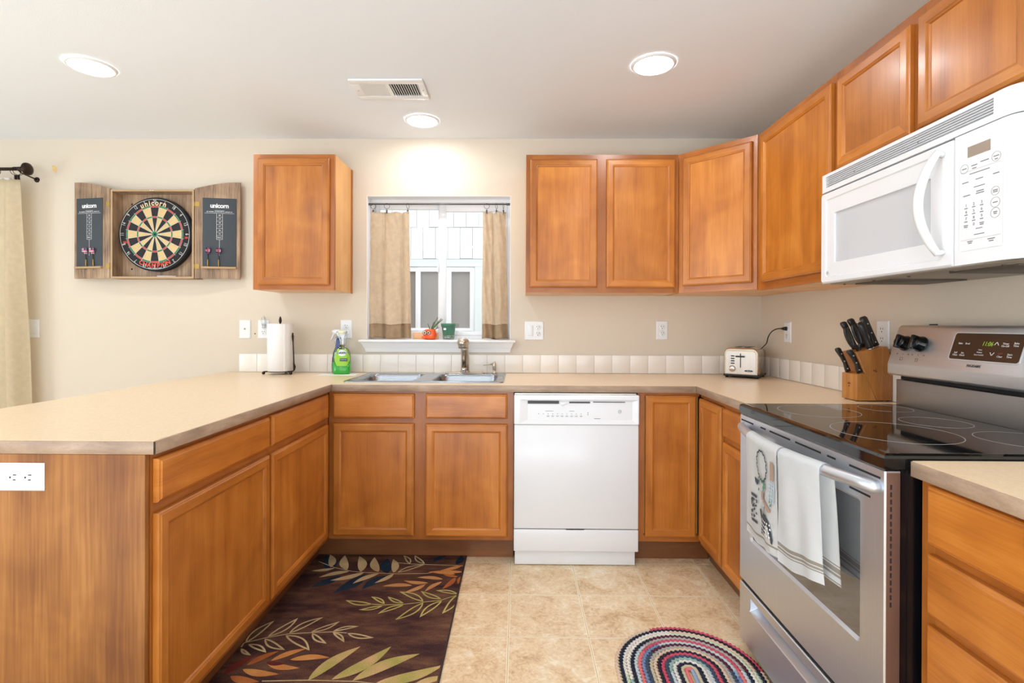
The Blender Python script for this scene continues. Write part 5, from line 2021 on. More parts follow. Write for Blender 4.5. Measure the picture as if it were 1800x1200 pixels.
DPR = mat('charcoal_print', srgb(66, 70, 76), 0.9)
b = MB()
for k in range(26):              # wreath of dark sprigs
    a = 2 * math.pi * k / 26
    print_poly(b, eln(0.62 + 0.036 * math.cos(a) / 0.238, 0.060 + 0.046 * math.sin(a), 0.0026, 0.0068, 8, a + (0.5 if k % 2 else -0.5)))
b.build('wreath_print', DPR, t)
b = MB()
print_poly(b, [(0.27, 0.162), (0.41, 0.165), (0.40, 0.173), (0.28, 0.171)])
for k in range(26):              # speckled jar
    print_poly(b, eln(0.27 + random.uniform(0, 0.13), 0.178 + random.uniform(0, 0.062), random.uniform(0.0018, 0.004), random.uniform(0.002, 0.006), 7, random.uniform(0, 3)))
print_poly(b, [(0.255, 0.242), (0.42, 0.245), (0.41, 0.252), (0.265, 0.250)])
b.build('jar_print', DPR, t)
b = MB()
print_poly(b, [(0.60, 0.212), (0.66, 0.205), (0.80, 0.206), (0.86, 0.216), (0.93, 0.262), (0.92, 0.277), (0.54, 0.269), (0.56, 0.245)])
print_poly(b, [(0.49, 0.200), (0.53, 0.196), (0.60, 0.216), (0.57, 0.236)])
print_poly(b, [(0.68, 0.199), (0.77, 0.199), (0.77, 0.2045), (0.68, 0.2045)])
print_poly(b, [(0.715, 0.176), (0.73, 0.176), (0.73, 0.198), (0.715, 0.198)])
kettle = b.build('kettle_print', DPR, t)
b = MB()
print_poly(b, [(0.375, 0.108), (0.47, 0.112), (0.465, 0.124), (0.42, 0.130), (0.385, 0.122)])
b.build('ladle_print', DPR, t)
b = MB()
for i in range(4):
    for j in range(6):
        c0 = 0.218 + i * 0.0125
        n = Mg.to_3x3() @ Vector((0, 1, 0)) * 0.0007
        P = [p + n for p in [on1(*q) for q in eln(0.605 + j * 0.054 + (i % 2) * 0.02 - i * 0.006, c0 + 0.004, 0.0034, 0.0030, 8)]]
        b.rings([P, [p + n * 0.4 for p in P]])
b.build('spot_pattern', TPLAIN, kettle)
TPR = mat('tan_print', srgb(170, 142, 124), 0.9)
b = MB()
print_poly(b, [(0.885, 0.030), (0.945, 0.030), (0.965, 0.040), (0.955, 0.085), (0.865, 0.085), (0.87, 0.040)])
b.build('rolling_pin_print', TPR, t)
b = MB()
print_poly(b, eln(0.63, 0.148, 0.011, 0.016, 14, 0.4))
print_poly(b, [(0.66, 0.156), (0.70, 0.158), (0.86, 0.172), (0.88, 0.182), (0.82, 0.186), (0.66, 0.166)])
b.build('spoon_print', TPR, t)
b = MB()
for k in range(5):
    a = -1.9 + 0.75 * k
    print_poly(b, eln(0.64 + 0.016 * math.cos(a) / 0.238, 0.115 + 0.012 * math.sin(a), 0.008, 0.0042, 8, a))
for q in ((0.50, 0.103), (0.52, 0.112), (0.86, 0.150), (0.88, 0.160), (0.47, 0.140)):
    print_poly(b, eln(q[0], q[1], 0.003, 0.006, 8, 0.4))
b.build('herb_print', mat('green_print', srgb(86, 138, 112), 0.9), t)
b = MB()
for i in range(6):
    for j in range(3):
        print_poly(b, eln(0.855 + j * 0.05 - i * 0.004, 0.094 + i * 0.0105, 0.004, 0.0045, 6, 0.785))
b.build('dotted_print', mat('pale_blue_print', srgb(176, 198, 212), 0.9), t)

tf2 = towel_fn(0.437, 0.602, HZ, 0.522, 0.545, 0.005, skew=0.0, spread=0.05)


def st2(s, t_):
    L = 1 - tf2.front
    k = (t_ - tf2.front) / L
    kb = 1 - t_ / tf2.front
    for a, c in ((0.795, 0.803), (0.818, 0.850), (0.866, 0.880), (0.898, 0.906), (0.922, 0.930)):
        if a < k < c or (a + 0.06 < kb < c + 0.06):
            return 1
    return 0


b = MB()
b.grid(lambda s, v: tf2(s, v), 36, 200, thick=0.0018, mfn=st2)
o = b.build('striped_towel', [TOWEL, TAUPE])
tag(o, 'plain white waffle dish towel with taupe stripes at its hem, on the oven handle', 'towel')

# ---------------------------------------------------------------- dartboard cabinet
CX0, CX1, CZ0, CZ1, CD = -2.4635, -1.9565, 1.4610, 1.9965, 0.090
t = thing('dartboard_cabinet', 'rustic wooden dartboard cabinet with both doors open, hung on the back wall', 'dartboard cabinet', ((CX0 + CX1) / 2, -0.045, CZ0))
b = MB()
k = 0.011
b.box(CX0, CX1, -CD, -0.0015, CZ0, CZ0 + k)
b.box(CX0, CX1, -CD, -0.0015, CZ1 - k, CZ1)
b.box(CX0, CX0 + k, -CD, -0.0015, CZ0 + k, CZ1 - k)
b.box(CX1 - k, CX1, -CD, -0.0015, CZ0 + k, CZ1 - k)
b.box(CX0 + k, CX1 - k, -0.010, -0.0015, CZ0 + k, CZ1 - k)
b.build('box', RUST, t)
b = MB()
e = 0.0009
b.box(CX0, CX1, -CD - e, -CD, CZ0, CZ0 + k)
b.box(CX0, CX1, -CD - e, -CD, CZ1 - k, CZ1)
b.box(CX0, CX0 + k, -CD - e, -CD, CZ0 + k, CZ1 - k)
b.box(CX1 - k, CX1, -CD - e, -CD, CZ0 + k, CZ1 - k)
b.build('front_edging', STRIP, t)
b = MB()
for x in (-2.222, -2.205):
    b.lathe([(0.004, 0.0), (0.003, 0.002), (0.0, 0.0025)], seg=10, M=Matrix.Translation((x, -CD - e, CZ1 - 0.005)) @ Matrix.Rotation(R(90), 4, 'X'))
b.build('magnet_catch', CHROME, t)
for x, z in ((-2.394, 1.925), (-2.394, 1.525)):
    b = MB()
    b.lathe([(0.006, 0.0), (0.005, 0.001), (0.0, 0.001)], seg=12, M=Matrix.Translation((x, -0.0100, z)) @ Matrix.Rotation(R(90), 4, 'X'))
    b.build('mounting_hole', DARK, t)

DWd = 0.2565
CHALK = mat('blackboard', srgb(58, 64, 70), 0.7, var=0.05)
darts_frames = {}
for side in (-1, 1):
    hx = CX0 - 0.004 if side < 0 else CX1 + 0.004
    ang = 9.5
    a = R(ang)
    du = Vector((side * math.cos(a), math.sin(a), 0))         # from hinge outwards (and back to the wall)
    dn = Vector((side * math.sin(a) , -math.cos(a), 0))        # towards the room
    if side < 0:
        u = -du                                                # local x always to the viewer's right
        org = Vector((hx, -CD, 0)) + du * DWd
    else:
        u = du
        org = Vector((hx, -CD, 0))
    # keep w perpendicular to u and pointing to the room
    w = Vector((u.y, -u.x, 0))
    if w.y > 0:
        w = -w
    M = FR(org, u, w)
    darts_frames[side] = M
    n = 12
    prof = []
    for i in range(n + 1):
        s = i / n                                              # 0 at hinge, 1 at the meeting edge
        prof.append((s * DWd, 2.003 + 0.047 * math.sin(s * math.pi / 2) ** 1.0))
    P = [(0, CZ0 + 0.001)] + prof + [(DWd, CZ0 + 0.001)]
    if side < 0:
        P = [(DWd - x, z) for x, z in P]
    b = MB(M)
    b.prism(P, 'y', -0.013, 0.0)
    d = b.build('door', RUST, t)
    x0, x1 = (0.018, 0.205) if side < 0 else (0.0455, 0.2365)
    zz0, zz1 = 1.537, 1.949
    b = MB(M)
    b.box(x0, x1, 0.0004, 0.0035, zz0, zz1, bev=0.0006)
    b.build('scoreboard', CHALK, d)
    b = MB()
    F = lambda x, z: M @ FACE((x, 0.0038, z), (1, 0, 0), (0, 0, 1), (0, 1, 0))
    xc = (x0 + x1) / 2
    b.text('unicorn', 0.037, F(xc, 1.902), depth=0.0002, spacing=0.92, bold=0.0011)
    b.text('01 HOME', 0.0098, F(xc - 0.0525, 1.866), depth=0.0002)
    b.text('AWAY 01', 0.0098, F(xc + 0.0525, 1.866), depth=0.0002)
    b.text('CRICKET', 0.0105, F(xc, 1.8665), depth=0.0002)
    b.box(x0 + 0.012, x1 - 0.012, 0.0036, 0.0040, 1.8570, 1.8582, M=M)
    for zx in (1.8735,):
        b.box(xc - 0.026, xc + 0.026, 0.0036, 0.0040, zx, zx + 0.0012, M=M)
    for sx in (-0.026, 0.0248):
        b.box(xc + sx, xc + sx + 0.0012, 0.0036, 0.0040, 1.857, 1.8745, M=M)
    for i, s in enumerate(('20', '19', '18', '17', '16', '15', 'BULL')):
        zc = 1.8450 - 0.0225 * i
        b.text(s, 0.013 if s != 'BULL' else 0.010, F(xc, zc), depth=0.0002)
        b.box(xc - 0.0165, xc + 0.0165, 0.0036, 0.0040, zc - 0.0118, zc - 0.0106, M=M)
    for sx in (-0.0171, 0.0157):
        b.box(xc + sx, xc + sx + 0.0014, 0.0036, 0.0040, 1.699, 1.857, M=M)
    b.box(xc - 0.0006, xc + 0.0006, 0.0036, 0.0040, 1.600, 1.699, M=M)
    b.build('chalk_lettering', WINK, d)
    b = MB(M)
    b.box(x0 - 0.003, x1 + 0.002, 0.0003, 0.016, 1.522, 1.5335, bev=0.001)
    b.build('dart_rack', STRIP, d)
    for z in (1.535, 1.910):
        b = MB(M)
        if side < 0:
            b.box(DWd - 0.026, DWd - 0.002, 0.0003, 0.0016, z - 0.014, z + 0.014)
            b.tube([(DWd + 0.001, 0.001, z - 0.018), (DWd + 0.001, 0.001, z + 0.018)], 0.0026, 8)
        else:
            b.box(0.002, 0.026, 0.0003, 0.0016, z - 0.014, z + 0.014)
            b.tube([(-0.001, 0.001, z - 0.018), (-0.001, 0.001, z + 0.018)], 0.0026, 8)
        b.build('hinge', BRASS, d)

# dartboard -----------------------------------------------------
DBX, DBZ, DBR = -2.2195, 1.7330, 0.2255
t = thing('dartboard', 'round bristle dartboard with black, cream, red and green sectors inside the wooden cabinet', 'dartboard', (DBX, -0.05, DBZ - DBR))
Fd = lambda y: FACE((DBX, y, DBZ), (1, 0, 0), (0, 0, 1), (0, -1, 0))
b = MB(Fd(-0.0115))
b.lathe([(0.0, 0.0), (DBR - 0.004, 0.0), (DBR, 0.004), (DBR, 0.038), (DBR - 0.004, 0.0425), (0.0, 0.0425)], seg=72)
b.build('core', mat('board_black', srgb(34, 33, 35), 0.85), t)
YB_ = -0.0545
DK, CR, RD, GN = 0, 1, 2, 3
b = MB(Fd(YB_))
bands = [(0.0, 0.0075, 'bull'), (0.0075, 0.0175, 'outer'), (0.0175, 0.099, 'single'), (0.099, 0.108, 'mult'), (0.108, 0.162, 'single'), (0.162, 0.171, 'mult')]
for r0, r1, kind in bands:
    r0, r1 = r0 * 1.02, r1 * 1.02
    for s in range(20):
        for q in range(4):
            a0 = R(90 + 9 - 18 * s - 4.5 * q)
            a1 = R(90 + 9 - 18 * s - 4.5 * (q + 1))
            dark = s % 2 == 0
            m = {'bull': DK, 'outer': GN, 'single': DK if dark else CR, 'mult': RD if dark else GN}[kind]
            pts = [(r1 * math.cos(a0), r1 * math.sin(a0), 0), (r1 * math.cos(a1), r1 * math.sin(a1), 0), (r0 * math.cos(a1), r0 * math.sin(a1), 0), (r0 * math.cos(a0), r0 * math.sin(a0), 0)]
            if r0 == 0:
                pts = pts[:3]
            b.poly(pts, m)
bmesh.ops.remove_doubles(b.bm, verts=b.bm.verts[:], dist=1e-6)
b.build('sectors', [mat('sisal_black', srgb(38, 37, 38), 0.9), mat('sisal_cream', srgb(208, 180, 130), 0.9, var=0.12, vscale=90), mat('sisal_red', srgb(196, 66, 58), 0.9), mat('sisal_green', srgb(36, 124, 84), 0.9)], t)
b = MB(Fd(YB_ - 0.0004))
for r in (0.0178, 0.101, 0.110, 0.1652, 0.1744):
    b.lathe([(r - 0.0005, 0), (r - 0.0005, 0.0008), (r + 0.0005, 0.0008), (r + 0.0005, 0)], seg=80)
for s in range(20):
    a = R(90 + 9 - 18 * s)
    c, sn = math.cos(a), math.sin(a)
    b.box(0.018, 0.182, -0.0006, 0.0006, 0.0, 0.0009, M=Matrix.Rotation(a, 4, 'Z'))
b.lathe([(0.2120, 0), (0.2120, 0.0016), (0.2145, 0.0016), (0.2145, 0)], seg=80)
wire = b.build('wire_spider', mat('wire_steel', srgb(200, 202, 200), 0.4, metal=0.5), t)
NUMW = mat('number_wire', srgb(206, 208, 206), 0.5)
nums = [20, 1, 18, 4, 13, 6, 10, 15, 2, 17, 3, 19, 7, 16, 8, 11, 14, 9, 12, 5]
for s, nn in enumerate(nums):
    a = R(90 - 18 * s)
    r = 0.1985
    b = MB()
    b.text(str(nn), 0.030, Fd(YB_ - 0.0012) @ Matrix.Translation((r * math.cos(a), r * math.sin(a), 0)) @ Matrix.Rotation(a - math.pi / 2, 4, 'Z'), depth=0.0004, squash=0.72)
    b.build('number', NUMW, wire)


CW = {'i': 0.34, 'I': 0.34, 'm': 1.05, 'M': 1.1, 'r': 0.55, 'c': 0.66, ' ': 0.4}


def arc_text(b, s, size, r, a_mid, inward=False, bold=0.0, gap=0.08):
    ws = [(CW.get(ch, 0.74 if ch.islower() else 0.80) + gap) * size * 0.80 for ch in s]
    tot = sum(ws)
    x = -tot / 2
    for ch, w in zip(s, ws):
        off = (x + w / 2) / r
        x += w
        a = a_mid - off if not inward else a_mid + off
        rot = a - math.pi / 2 if not inward else a + math.pi / 2
        b.text(ch, size, Fd(YB_ - 0.0003) @ Matrix.Translation((r * math.cos(a), r * math.sin(a), 0)) @ Matrix.Rotation(rot, 4, 'Z'), depth=0.0003, bold=bold)


b = MB()
arc_text(b, 'unicorn', 0.042, 0.1905, R(93), bold=0.0012)
b.build('top_lettering', mat('cream_print', srgb(226, 196, 150), 0.8), t)
b = MB()
arc_text(b, 'CHAMPION', 0.036, 0.1920, R(-90), True, bold=0.0009)
b.build('bottom_lettering', mat('red_print', srgb(222, 84, 62), 0.8), t)
b = MB()
arc_text(b, 'MADE IN ENGLAND', 0.009, 0.2085, R(-90), True)
b.build('small_lettering', WINK, t)
for a, r in ((R(-6), 0.196), (R(195), 0.190)):
    b = MB()
    M = Fd(YB_ - 0.0002) @ Matrix.Translation((r * math.cos(a), r * math.sin(a), 0))
    for k in range(6):
        an = R(60 * k + 20)
        b.prism([(0.003 * math.cos(an + 1), 0.003 * math.sin(an + 1)), (0.020 * math.cos(an), 0.011 * math.sin(an)), (0.003 * math.cos(an - 1), 0.003 * math.sin(an - 1))], 'z', 0, 0.0004, M=M)
    b.build('red_emblem', bpy.data.materials['red_print'], t)

b = MB()
b.tube([(-2.198, -0.062, CZ0 + k + 0.004 if False else 1.4765), (-2.090, -0.052, 1.4765)], [0.004, 0.0036], 10)
o = b.build('chalk_stick', WHITE2)
tag(o, 'small white stick lying on the floor of the dartboard cabinet', 'chalk')

# darts standing in the racks ------------------------------------
FLU = mat('flight_red_white', srgb(206, 92, 110), 0.5)
FLW = mat('flight_white', srgb(226, 214, 222), 0.5)
FLB = mat('flight_blue', srgb(74, 66, 110), 0.5)


def dart(M, x, lean, label, kind):
    base = M @ Vector((x, 0.0095, 1.522))
    D_ = M @ Matrix.Translation((x, 0.0095, 1.5100)) @ Matrix.Rotation(R(lean), 4, 'Y')
    t = thing('dart', label, 'dart', base, 'darts standing in the cabinet door racks')
    b = MB(D_)
    b.lathe([(0.0, 0.0), (0.0011, 0.004), (0.0011, 0.024)], seg=8)
    b.build('point', GREYROD, t)
    b = MB(D_)
    b.lathe([(0.0012, 0.0238), (0.0034, 0.026), (0.0036, 0.064), (0.0026, 0.0665)], seg=12)
    b.build('barrel', BRASS, t)
    b = MB(D_)
    b.lathe([(0.0026, 0.0665), (0.0022, 0.070), (0.0022, 0.112), (0.0, 0.112)], seg=10)
    b.build('shaft', BLACK, t)
    b = MB(D_)
    for q in range(4):
        Rm = Matrix.Rotation(R(90 * q + 32), 4, 'Z')
        if kind == 'stripes':
            for i in range(6):
                z0 = 0.100 + i * 0.0062
                wmax = min(0.018, 0.007 + i * 0.006) if i < 5 else 0.013
                b.box(0.0006, wmax, -0.0003, 0.0003, z0, z0 + 0.0062, (0 if i % 2 else 1) if q % 2 == 0 else (0 if i % 2 else 1), M=Rm)
            b.box(0.0008, 0.009, -0.0005, 0.0005, 0.124, 0.1372, 2, M=Rm)
        else:
            b.prism([(0.0006, 0.100), (0.012, 0.104), (0.0175, 0.110), (0.0175, 0.131), (0.012, 0.137), (0.0006, 0.137)], 'y', -0.0003, 0.0003, 2, M=Rm)
            b.box(0.0006, 0.0178, -0.0005, 0.0005, 0.1165, 0.1235, 0, M=Rm)
            b.box(0.0006, 0.0040, -0.0005, 0.0005, 0.101, 0.137, 0, M=Rm)
            b.box(0.0040, 0.0172, -0.00045, 0.00045, 0.1235, 0.1255, 1, M=Rm)
            b.box(0.0040, 0.0172, -0.00045, 0.00045, 0.1145, 0.1165, 1, M=Rm)
    b.build('flight', [FLU, FLW, FLB], t)


dart(darts_frames[-1], 0.097, -2, 'dart with stars-and-stripes flight in the left cabinet door, left of the pair', 'stripes')
dart(darts_frames[-1], 0.150, -3, 'dart with stars-and-stripes flight in the left cabinet door, nearer the hinge', 'stripes')
dart(darts_frames[1], 0.077, 1, 'dart with blue and red crossed flight in the right cabinet door, nearer the hinge', 'cross')
dart(darts_frames[1], 0.139, 0, 'dart with blue and red crossed flight at the middle of the right cabinet door', 'cross')

# ---------------------------------------------------------------- patio curtain and its pole
ry, rz = -0.120, 2.111
t = thing('curtain_pole', 'dark bronze curtain pole with round finial above the long cream curtain', 'curtain rod', (-4.0, ry, rz))
b = MB()
b.tube([(-5.0 + 0.2, ry, rz), (-2.985, ry, rz)], 0.0095, 12)
b.build('pole', BRONZE, t)
b = MB()
Mx = Matrix.Translation((-2.985, ry, rz)) @ Matrix.Rotation(R(90), 4, 'Y')
b.lathe([(0.0, -0.012), (0.0135, -0.012), (0.0135, -0.006), (0.010, 0.0), (0.0155, 0.006), (0.0165, 0.014), (0.010, 0.022), (0.012, 0.026), (0.030, 0.030), (0.0375, 0.037), (0.0365, 0.046), (0.024, 0.054), (0.0, 0.057)], seg=28, M=Mx)
b.build('finial', BRONZE, t)
b = MB()
b.tube([(-3.000, ry, rz - 0.006), (-2.999, ry + 0.02, rz - 0.018), (-2.998, ry + 0.116, rz - 0.030)], 0.0042, 8)
b.lathe([(0.0, 0.0), (0.017, 0.0), (0.015, 0.005), (0.0, 0.007)], seg=16, M=Matrix.Translation((-2.998, -0.0005, rz - 0.031)) @ Matrix.Rotation(R(90), 4, 'X'))
b.build('bracket', BRONZE, t)

CREAM = fabric('cream_curtain', srgb(240, 228, 204), transl=0.35, var=0.04)


def long_curtain(u, v):
    x0, x1 = -3.62, -2.985 + 0.045 * v
    x = x0 + (x1 - x0) * u
    z = 2.062 + (0.025 - 2.062) * v
    env = min(1, 0.35 + 1.3 * v)
    y = ry + 0.034 * env * math.sin(2 * math.pi * (u * 5.2 + 0.15 * v)) + 0.010 * math.sin(2 * math.pi * (u * 11 + 0.6 * v)) * v
    z += 0.018 * abs(math.sin(math.pi * u * 6)) * (1 - v) * -1
    x += 0.012 * math.sin(3 * v + 5 * u)
    return Vector((x, y, z))


b = MB()
b.grid(long_curtain, 130, 40, thick=0.0018)
o = b.build('curtain', CREAM)
tag(o, 'long cream curtain hanging from the bronze pole beside the patio door', 'curtain')
for x, l in ((-3.015, 'dark curtain ring second from the pole end'), (-2.998, 'dark curtain ring at the pole end beside the finial'), (-3.14, 'dark curtain ring third from the pole end, above the long curtain')):
    tt = thing('curtain_ring', l, 'curtain ring', (x, ry, rz - 0.05), 'clip rings of the long curtain')
    b = MB()
    b.tube([(x + 0.024 * math.sin(2 * math.pi * k / 24) * 0.75, ry + 0.024 * math.sin(2 * math.pi * k / 24) * 0.66, rz - 0.0125 + 0.024 * math.cos(2 * math.pi * k / 24)) for k in range(25)], 0.0017, 6)
    b.build('ring', BRONZE, tt)
    b = MB()
    b.box(x - 0.004, x + 0.004, ry - 0.006, ry + 0.006, rz - 0.062, rz - 0.037, bev=0.001)
    b.build('clip', BRONZE, tt)

# ---------------------------------------------------------------- leaf rug
RUG=[
('F','blue',[-0.718,-0.748,-0.809,-0.917],0.34),
('F','blue',[-0.611,-0.758,-0.694,-0.883],0.34),
('F','blue',[-0.83,-0.762,-0.928,-0.866],0.34),
('F','blue',[-0.897,-0.715,-0.982,-0.545],0.34),
('F','blue',[-0.617,-0.734,-0.656,-0.58],0.34),
('F','blue',[-0.3,-0.639,-0.286,-0.538],0.34),
('F','blue',[-0.42,-0.609,-0.362,-0.539],0.34),
('F','cream',[-0.907,-0.68,-0.96,-0.544],0.24),
('F','cream',[-0.82,-0.707,-0.882,-0.55],0.24),
('F','cream',[-0.747,-0.722,-0.806,-0.558],0.24),
('F','cream',[-0.664,-0.723,-0.725,-0.568],0.24),
('F','cream',[-0.589,-0.727,-0.626,-0.586],0.24),
('F','cream',[-0.885,-0.69,-0.988,-0.717],0.24),
('F','cream',[-0.804,-0.719,-0.927,-0.781],0.24),
('F','cream',[-0.73,-0.73,-0.863,-0.809],0.24),
('F','cream',[-0.657,-0.737,-0.751,-0.835],0.24),
('F','cream',[-0.586,-0.739,-0.652,-0.828],0.24),
('S','cream',[-0.99,-0.62,-0.888,-0.683,-0.792,-0.719,-0.724,-0.73,-0.58,-0.739,-0.435,-0.733,-0.374,-0.711],0.005),
('O','cream',[-0.571,-0.727,-0.457,-0.643],0.24),
('O','cream',[-0.531,-0.638,-0.583,-0.544],0.24),
('O','cream',[-0.458,-0.636,-0.526,-0.542],0.24),
('S','cream',[-0.595,-0.626,-0.531,-0.638,-0.451,-0.642,-0.268,-0.652],0.005),
('F','orange',[-0.269,-0.645,-0.372,-0.704],0.22),
('F','orange',[-0.293,-0.739,-0.426,-0.718],0.22),
('F','orange',[-0.258,-0.715,-0.364,-0.698],0.22),
('F','tan',[-0.345,-0.788,-0.468,-0.772],0.22),
('F','tan',[-0.407,-0.823,-0.525,-0.803],0.22),
('F','tan',[-0.476,-0.847,-0.608,-0.855],0.22),
('F','tan',[-0.417,-0.834,-0.501,-0.911],0.22),
('F','tan',[-0.347,-0.81,-0.41,-0.899],0.22),
('F','rust',[-0.29,-0.769,-0.337,-0.876],0.22),
('F','rust',[-0.257,-0.751,-0.271,-0.832],0.22),
('F','rust',[-0.279,-0.763,-0.359,-0.729],0.22),
('S','lime',[-0.254,-0.927,-0.329,-0.969,-0.4,-0.985,-0.48,-1.003,-0.562,-1.01,-0.615,-1.005],0.005),
('O','lime',[-0.615,-1.005,-0.735,-0.977],0.24),
('O','lime',[-0.561,-1.002,-0.635,-0.945],0.24),
('O','lime',[-0.482,-0.996,-0.563,-0.943],0.24),
('O','lime',[-0.401,-0.98,-0.522,-0.901],0.24),
('O','lime',[-0.328,-0.959,-0.428,-0.894],0.24),
('O','lime',[-0.261,-0.917,-0.363,-0.888],0.24),
('O','lime',[-0.565,-1.017,-0.657,-1.049],0.24),
('O','lime',[-0.479,-1.008,-0.57,-1.077],0.24),
('O','lime',[-0.399,-0.99,-0.489,-1.119],0.24),
('O','lime',[-0.323,-0.974,-0.394,-1.1],0.24),
('O','lime',[-0.265,-0.927,-0.308,-1.072],0.24),
('S','cream',[-1.009,-1.302,-1.012,-1.277,-0.941,-1.242,-0.872,-1.219,-0.786,-1.209,-0.708,-1.203,-0.652,-1.209],0.005),
('O','cream',[-1.007,-1.277,-0.967,-1.133],0.24),
('O','cream',[-0.943,-1.238,-0.881,-1.112],0.24),
('O','cream',[-0.872,-1.215,-0.782,-1.105],0.24),
('O','cream',[-0.792,-1.206,-0.705,-1.133],0.24),
('O','cream',[-0.709,-1.198,-0.62,-1.165],0.24),
('O','cream',[-0.649,-1.211,-0.54,-1.237],0.24),
('O','cream',[-0.706,-1.207,-0.643,-1.266],0.24),
('O','cream',[-0.784,-1.213,-0.705,-1.276],0.24),
('O','cream',[-0.879,-1.228,-0.752,-1.317],0.24),
('O','cream',[-0.947,-1.251,-0.842,-1.315],0.24),
('O','cream',[-0.992,-1.285,-0.902,-1.332],0.24),
('O','cream',[-1.005,-1.31,-0.949,-1.348],0.24),
('F','orange',[-0.8,-1.369,-0.665,-1.355],0.22),
('F','orange',[-0.868,-1.392,-0.748,-1.412],0.22),
('F','orange',[-0.865,-1.377,-0.767,-1.306],0.22),
('F','orange',[-0.939,-1.422,-0.804,-1.444],0.22),
('F','rust',[-0.936,-1.401,-0.861,-1.323],0.26),
('F','rust',[-0.962,-1.457,-0.851,-1.482],0.26),
('F','red',[-0.99,-1.451,-0.934,-1.348],0.26),
('F','red',[-0.876,-1.385,-0.805,-1.391],0.26),
('F','green',[-0.694,-1.473,-0.574,-1.29],0.2),
('F','green',[-0.617,-1.468,-0.462,-1.288],0.2),
('F','green',[-0.546,-1.472,-0.349,-1.328],0.2),
('F','green',[-0.465,-1.481,-0.255,-1.389],0.2),
('F','green',[-0.346,-1.496,-0.221,-1.444],0.2),
('F','green',[-0.823,-1.521,-0.64,-1.56],0.2),
('F','green',[-0.612,-1.517,-0.437,-1.581],0.2),
('F','green',[-0.476,-1.521,-0.308,-1.578],0.2),
('S','cream',[-0.844,-1.479,-0.694,-1.472,-0.535,-1.475,-0.393,-1.494],0.005),
]



def rug_base():
    m, nt, b = base_mat('rug_brown')
    L = nt.links.new
    tc = N(nt, 'ShaderNodeTexCoord')
    mp = N(nt, 'ShaderNodeMapping')
    mp.inputs['Scale'].default_value = (3, 9, 1)
    L(tc.outputs['Object'], mp.inputs['Vector'])
    n = N(nt, 'ShaderNodeTexNoise')
    n.inputs['Scale'].default_value = 1.2
    n.inputs['Detail'].default_value = 6
    n.inputs['Roughness'].default_value = 0.65
    L(mp.outputs[0], n.inputs['Vector'])
    f = N(nt, 'ShaderNodeTexNoise')
    f.inputs['Scale'].default_value = 260
    L(tc.outputs['Object'], f.inputs['Vector'])
    ma = N(nt, 'ShaderNodeMath', operation='MULTIPLY_ADD')
    L(f.outputs['Fac'], ma.inputs[0])
    ma.inputs[1].default_value = 0.35
    L(n.outputs['Fac'], ma.inputs[2])
    rp = ramp(nt, [(0.40, srgb(54, 38, 42)), (0.58, srgb(72, 50, 50)), (0.74, srgb(106, 74, 60)), (0.92, srgb(136, 102, 80))])
    L(ma.outputs[0], rp.inputs[0])
    L(rp.outputs[0], b.inputs['Base Color'])
    b.inputs['Roughness'].default_value = 1.0
    b.inputs['Specular IOR Level'].default_value = 0.05
    bp = N(nt, 'ShaderNodeBump')
    bp.inputs['Strength'].default_value = 0.6
    bp.inputs['Distance'].default_value = 0.003
    L(f.outputs['Fac'], bp.inputs['Height'])
    L(bp.outputs[0], b.inputs['Normal'])
    return m


RC = {'blue': (44, 60, 76), 'cream': (206, 184, 140), 'orange': (190, 116, 62), 'tan': (206, 158, 106), 'rust': (158, 82, 48), 'lime': (196, 182, 112), 'red': (128, 56, 46), 'green': (158, 158, 76)}
RCN = list(RC)


def two_tone(name, a, c, scale):
    m, nt, b = base_mat(name)
    L = nt.links.new
    tc = N(nt, 'ShaderNodeTexCoord')
    n = N(nt, 'ShaderNodeTexNoise')
    n.inputs['Scale'].default_value = scale
    n.inputs['Detail'].default_value = 2
    L(tc.outputs['Object'], n.inputs['Vector'])
    f = N(nt, 'ShaderNodeTexNoise')
    f.inputs['Scale'].default_value = 220
    L(tc.outputs['Object'], f.inputs['Vector'])
    ma = N(nt, 'ShaderNodeMath', operation='MULTIPLY_ADD')
    L(f.outputs['Fac'], ma.inputs[0])
    ma.inputs[1].default_value = 0.5
    L(n.outputs['Fac'], ma.inputs[2])
    rp = ramp(nt, [(0.55, a), (0.95, c)])
    L(ma.outputs[0], rp.inputs[0])
    L(rp.outputs[0], b.inputs['Base Color'])
    b.inputs['Roughness'].default_value = 1.0
    b.inputs['Specular IOR Level'].default_value = 0.05
    return m


RC2 = {'green': (212, 172, 128), 'orange': (210, 150, 88), 'rust': (190, 120, 66), 'cream': (176, 150, 110), 'blue': (30, 40, 52), 'red': (96, 44, 44), 'tan': (190, 130, 84), 'lime': (170, 160, 96)}
rm = [rug_base()] + [two_tone('rug_' + k, srgb(*v), srgb(*RC2[k]), 9.0) for k, v in RC.items()] + [mat('rug_bind', srgb(58, 46, 46), 0.9)]
b = MB()
rx0, rx1, ry0, ry1 = -1.0195, -0.262, -2.35, -0.538
ZR = 0.008
b.box(rx0, rx1, ry0, ry1, 0.0006, ZR, 0, bev=0.002)
b.tube([(rx1, ry0, 0.0046), (rx1 + 0.001, (ry0 + ry1) / 2, 0.0046), (rx1 - 0.001, ry1, 0.0046)], 0.004, 8, len(rm) - 1)
lay = 0


def clampx(p):
    return (min(max(p[0], rx0 + 0.002), rx1 - 0.004), min(max(p[1], ry0), ry1 - 0.003))


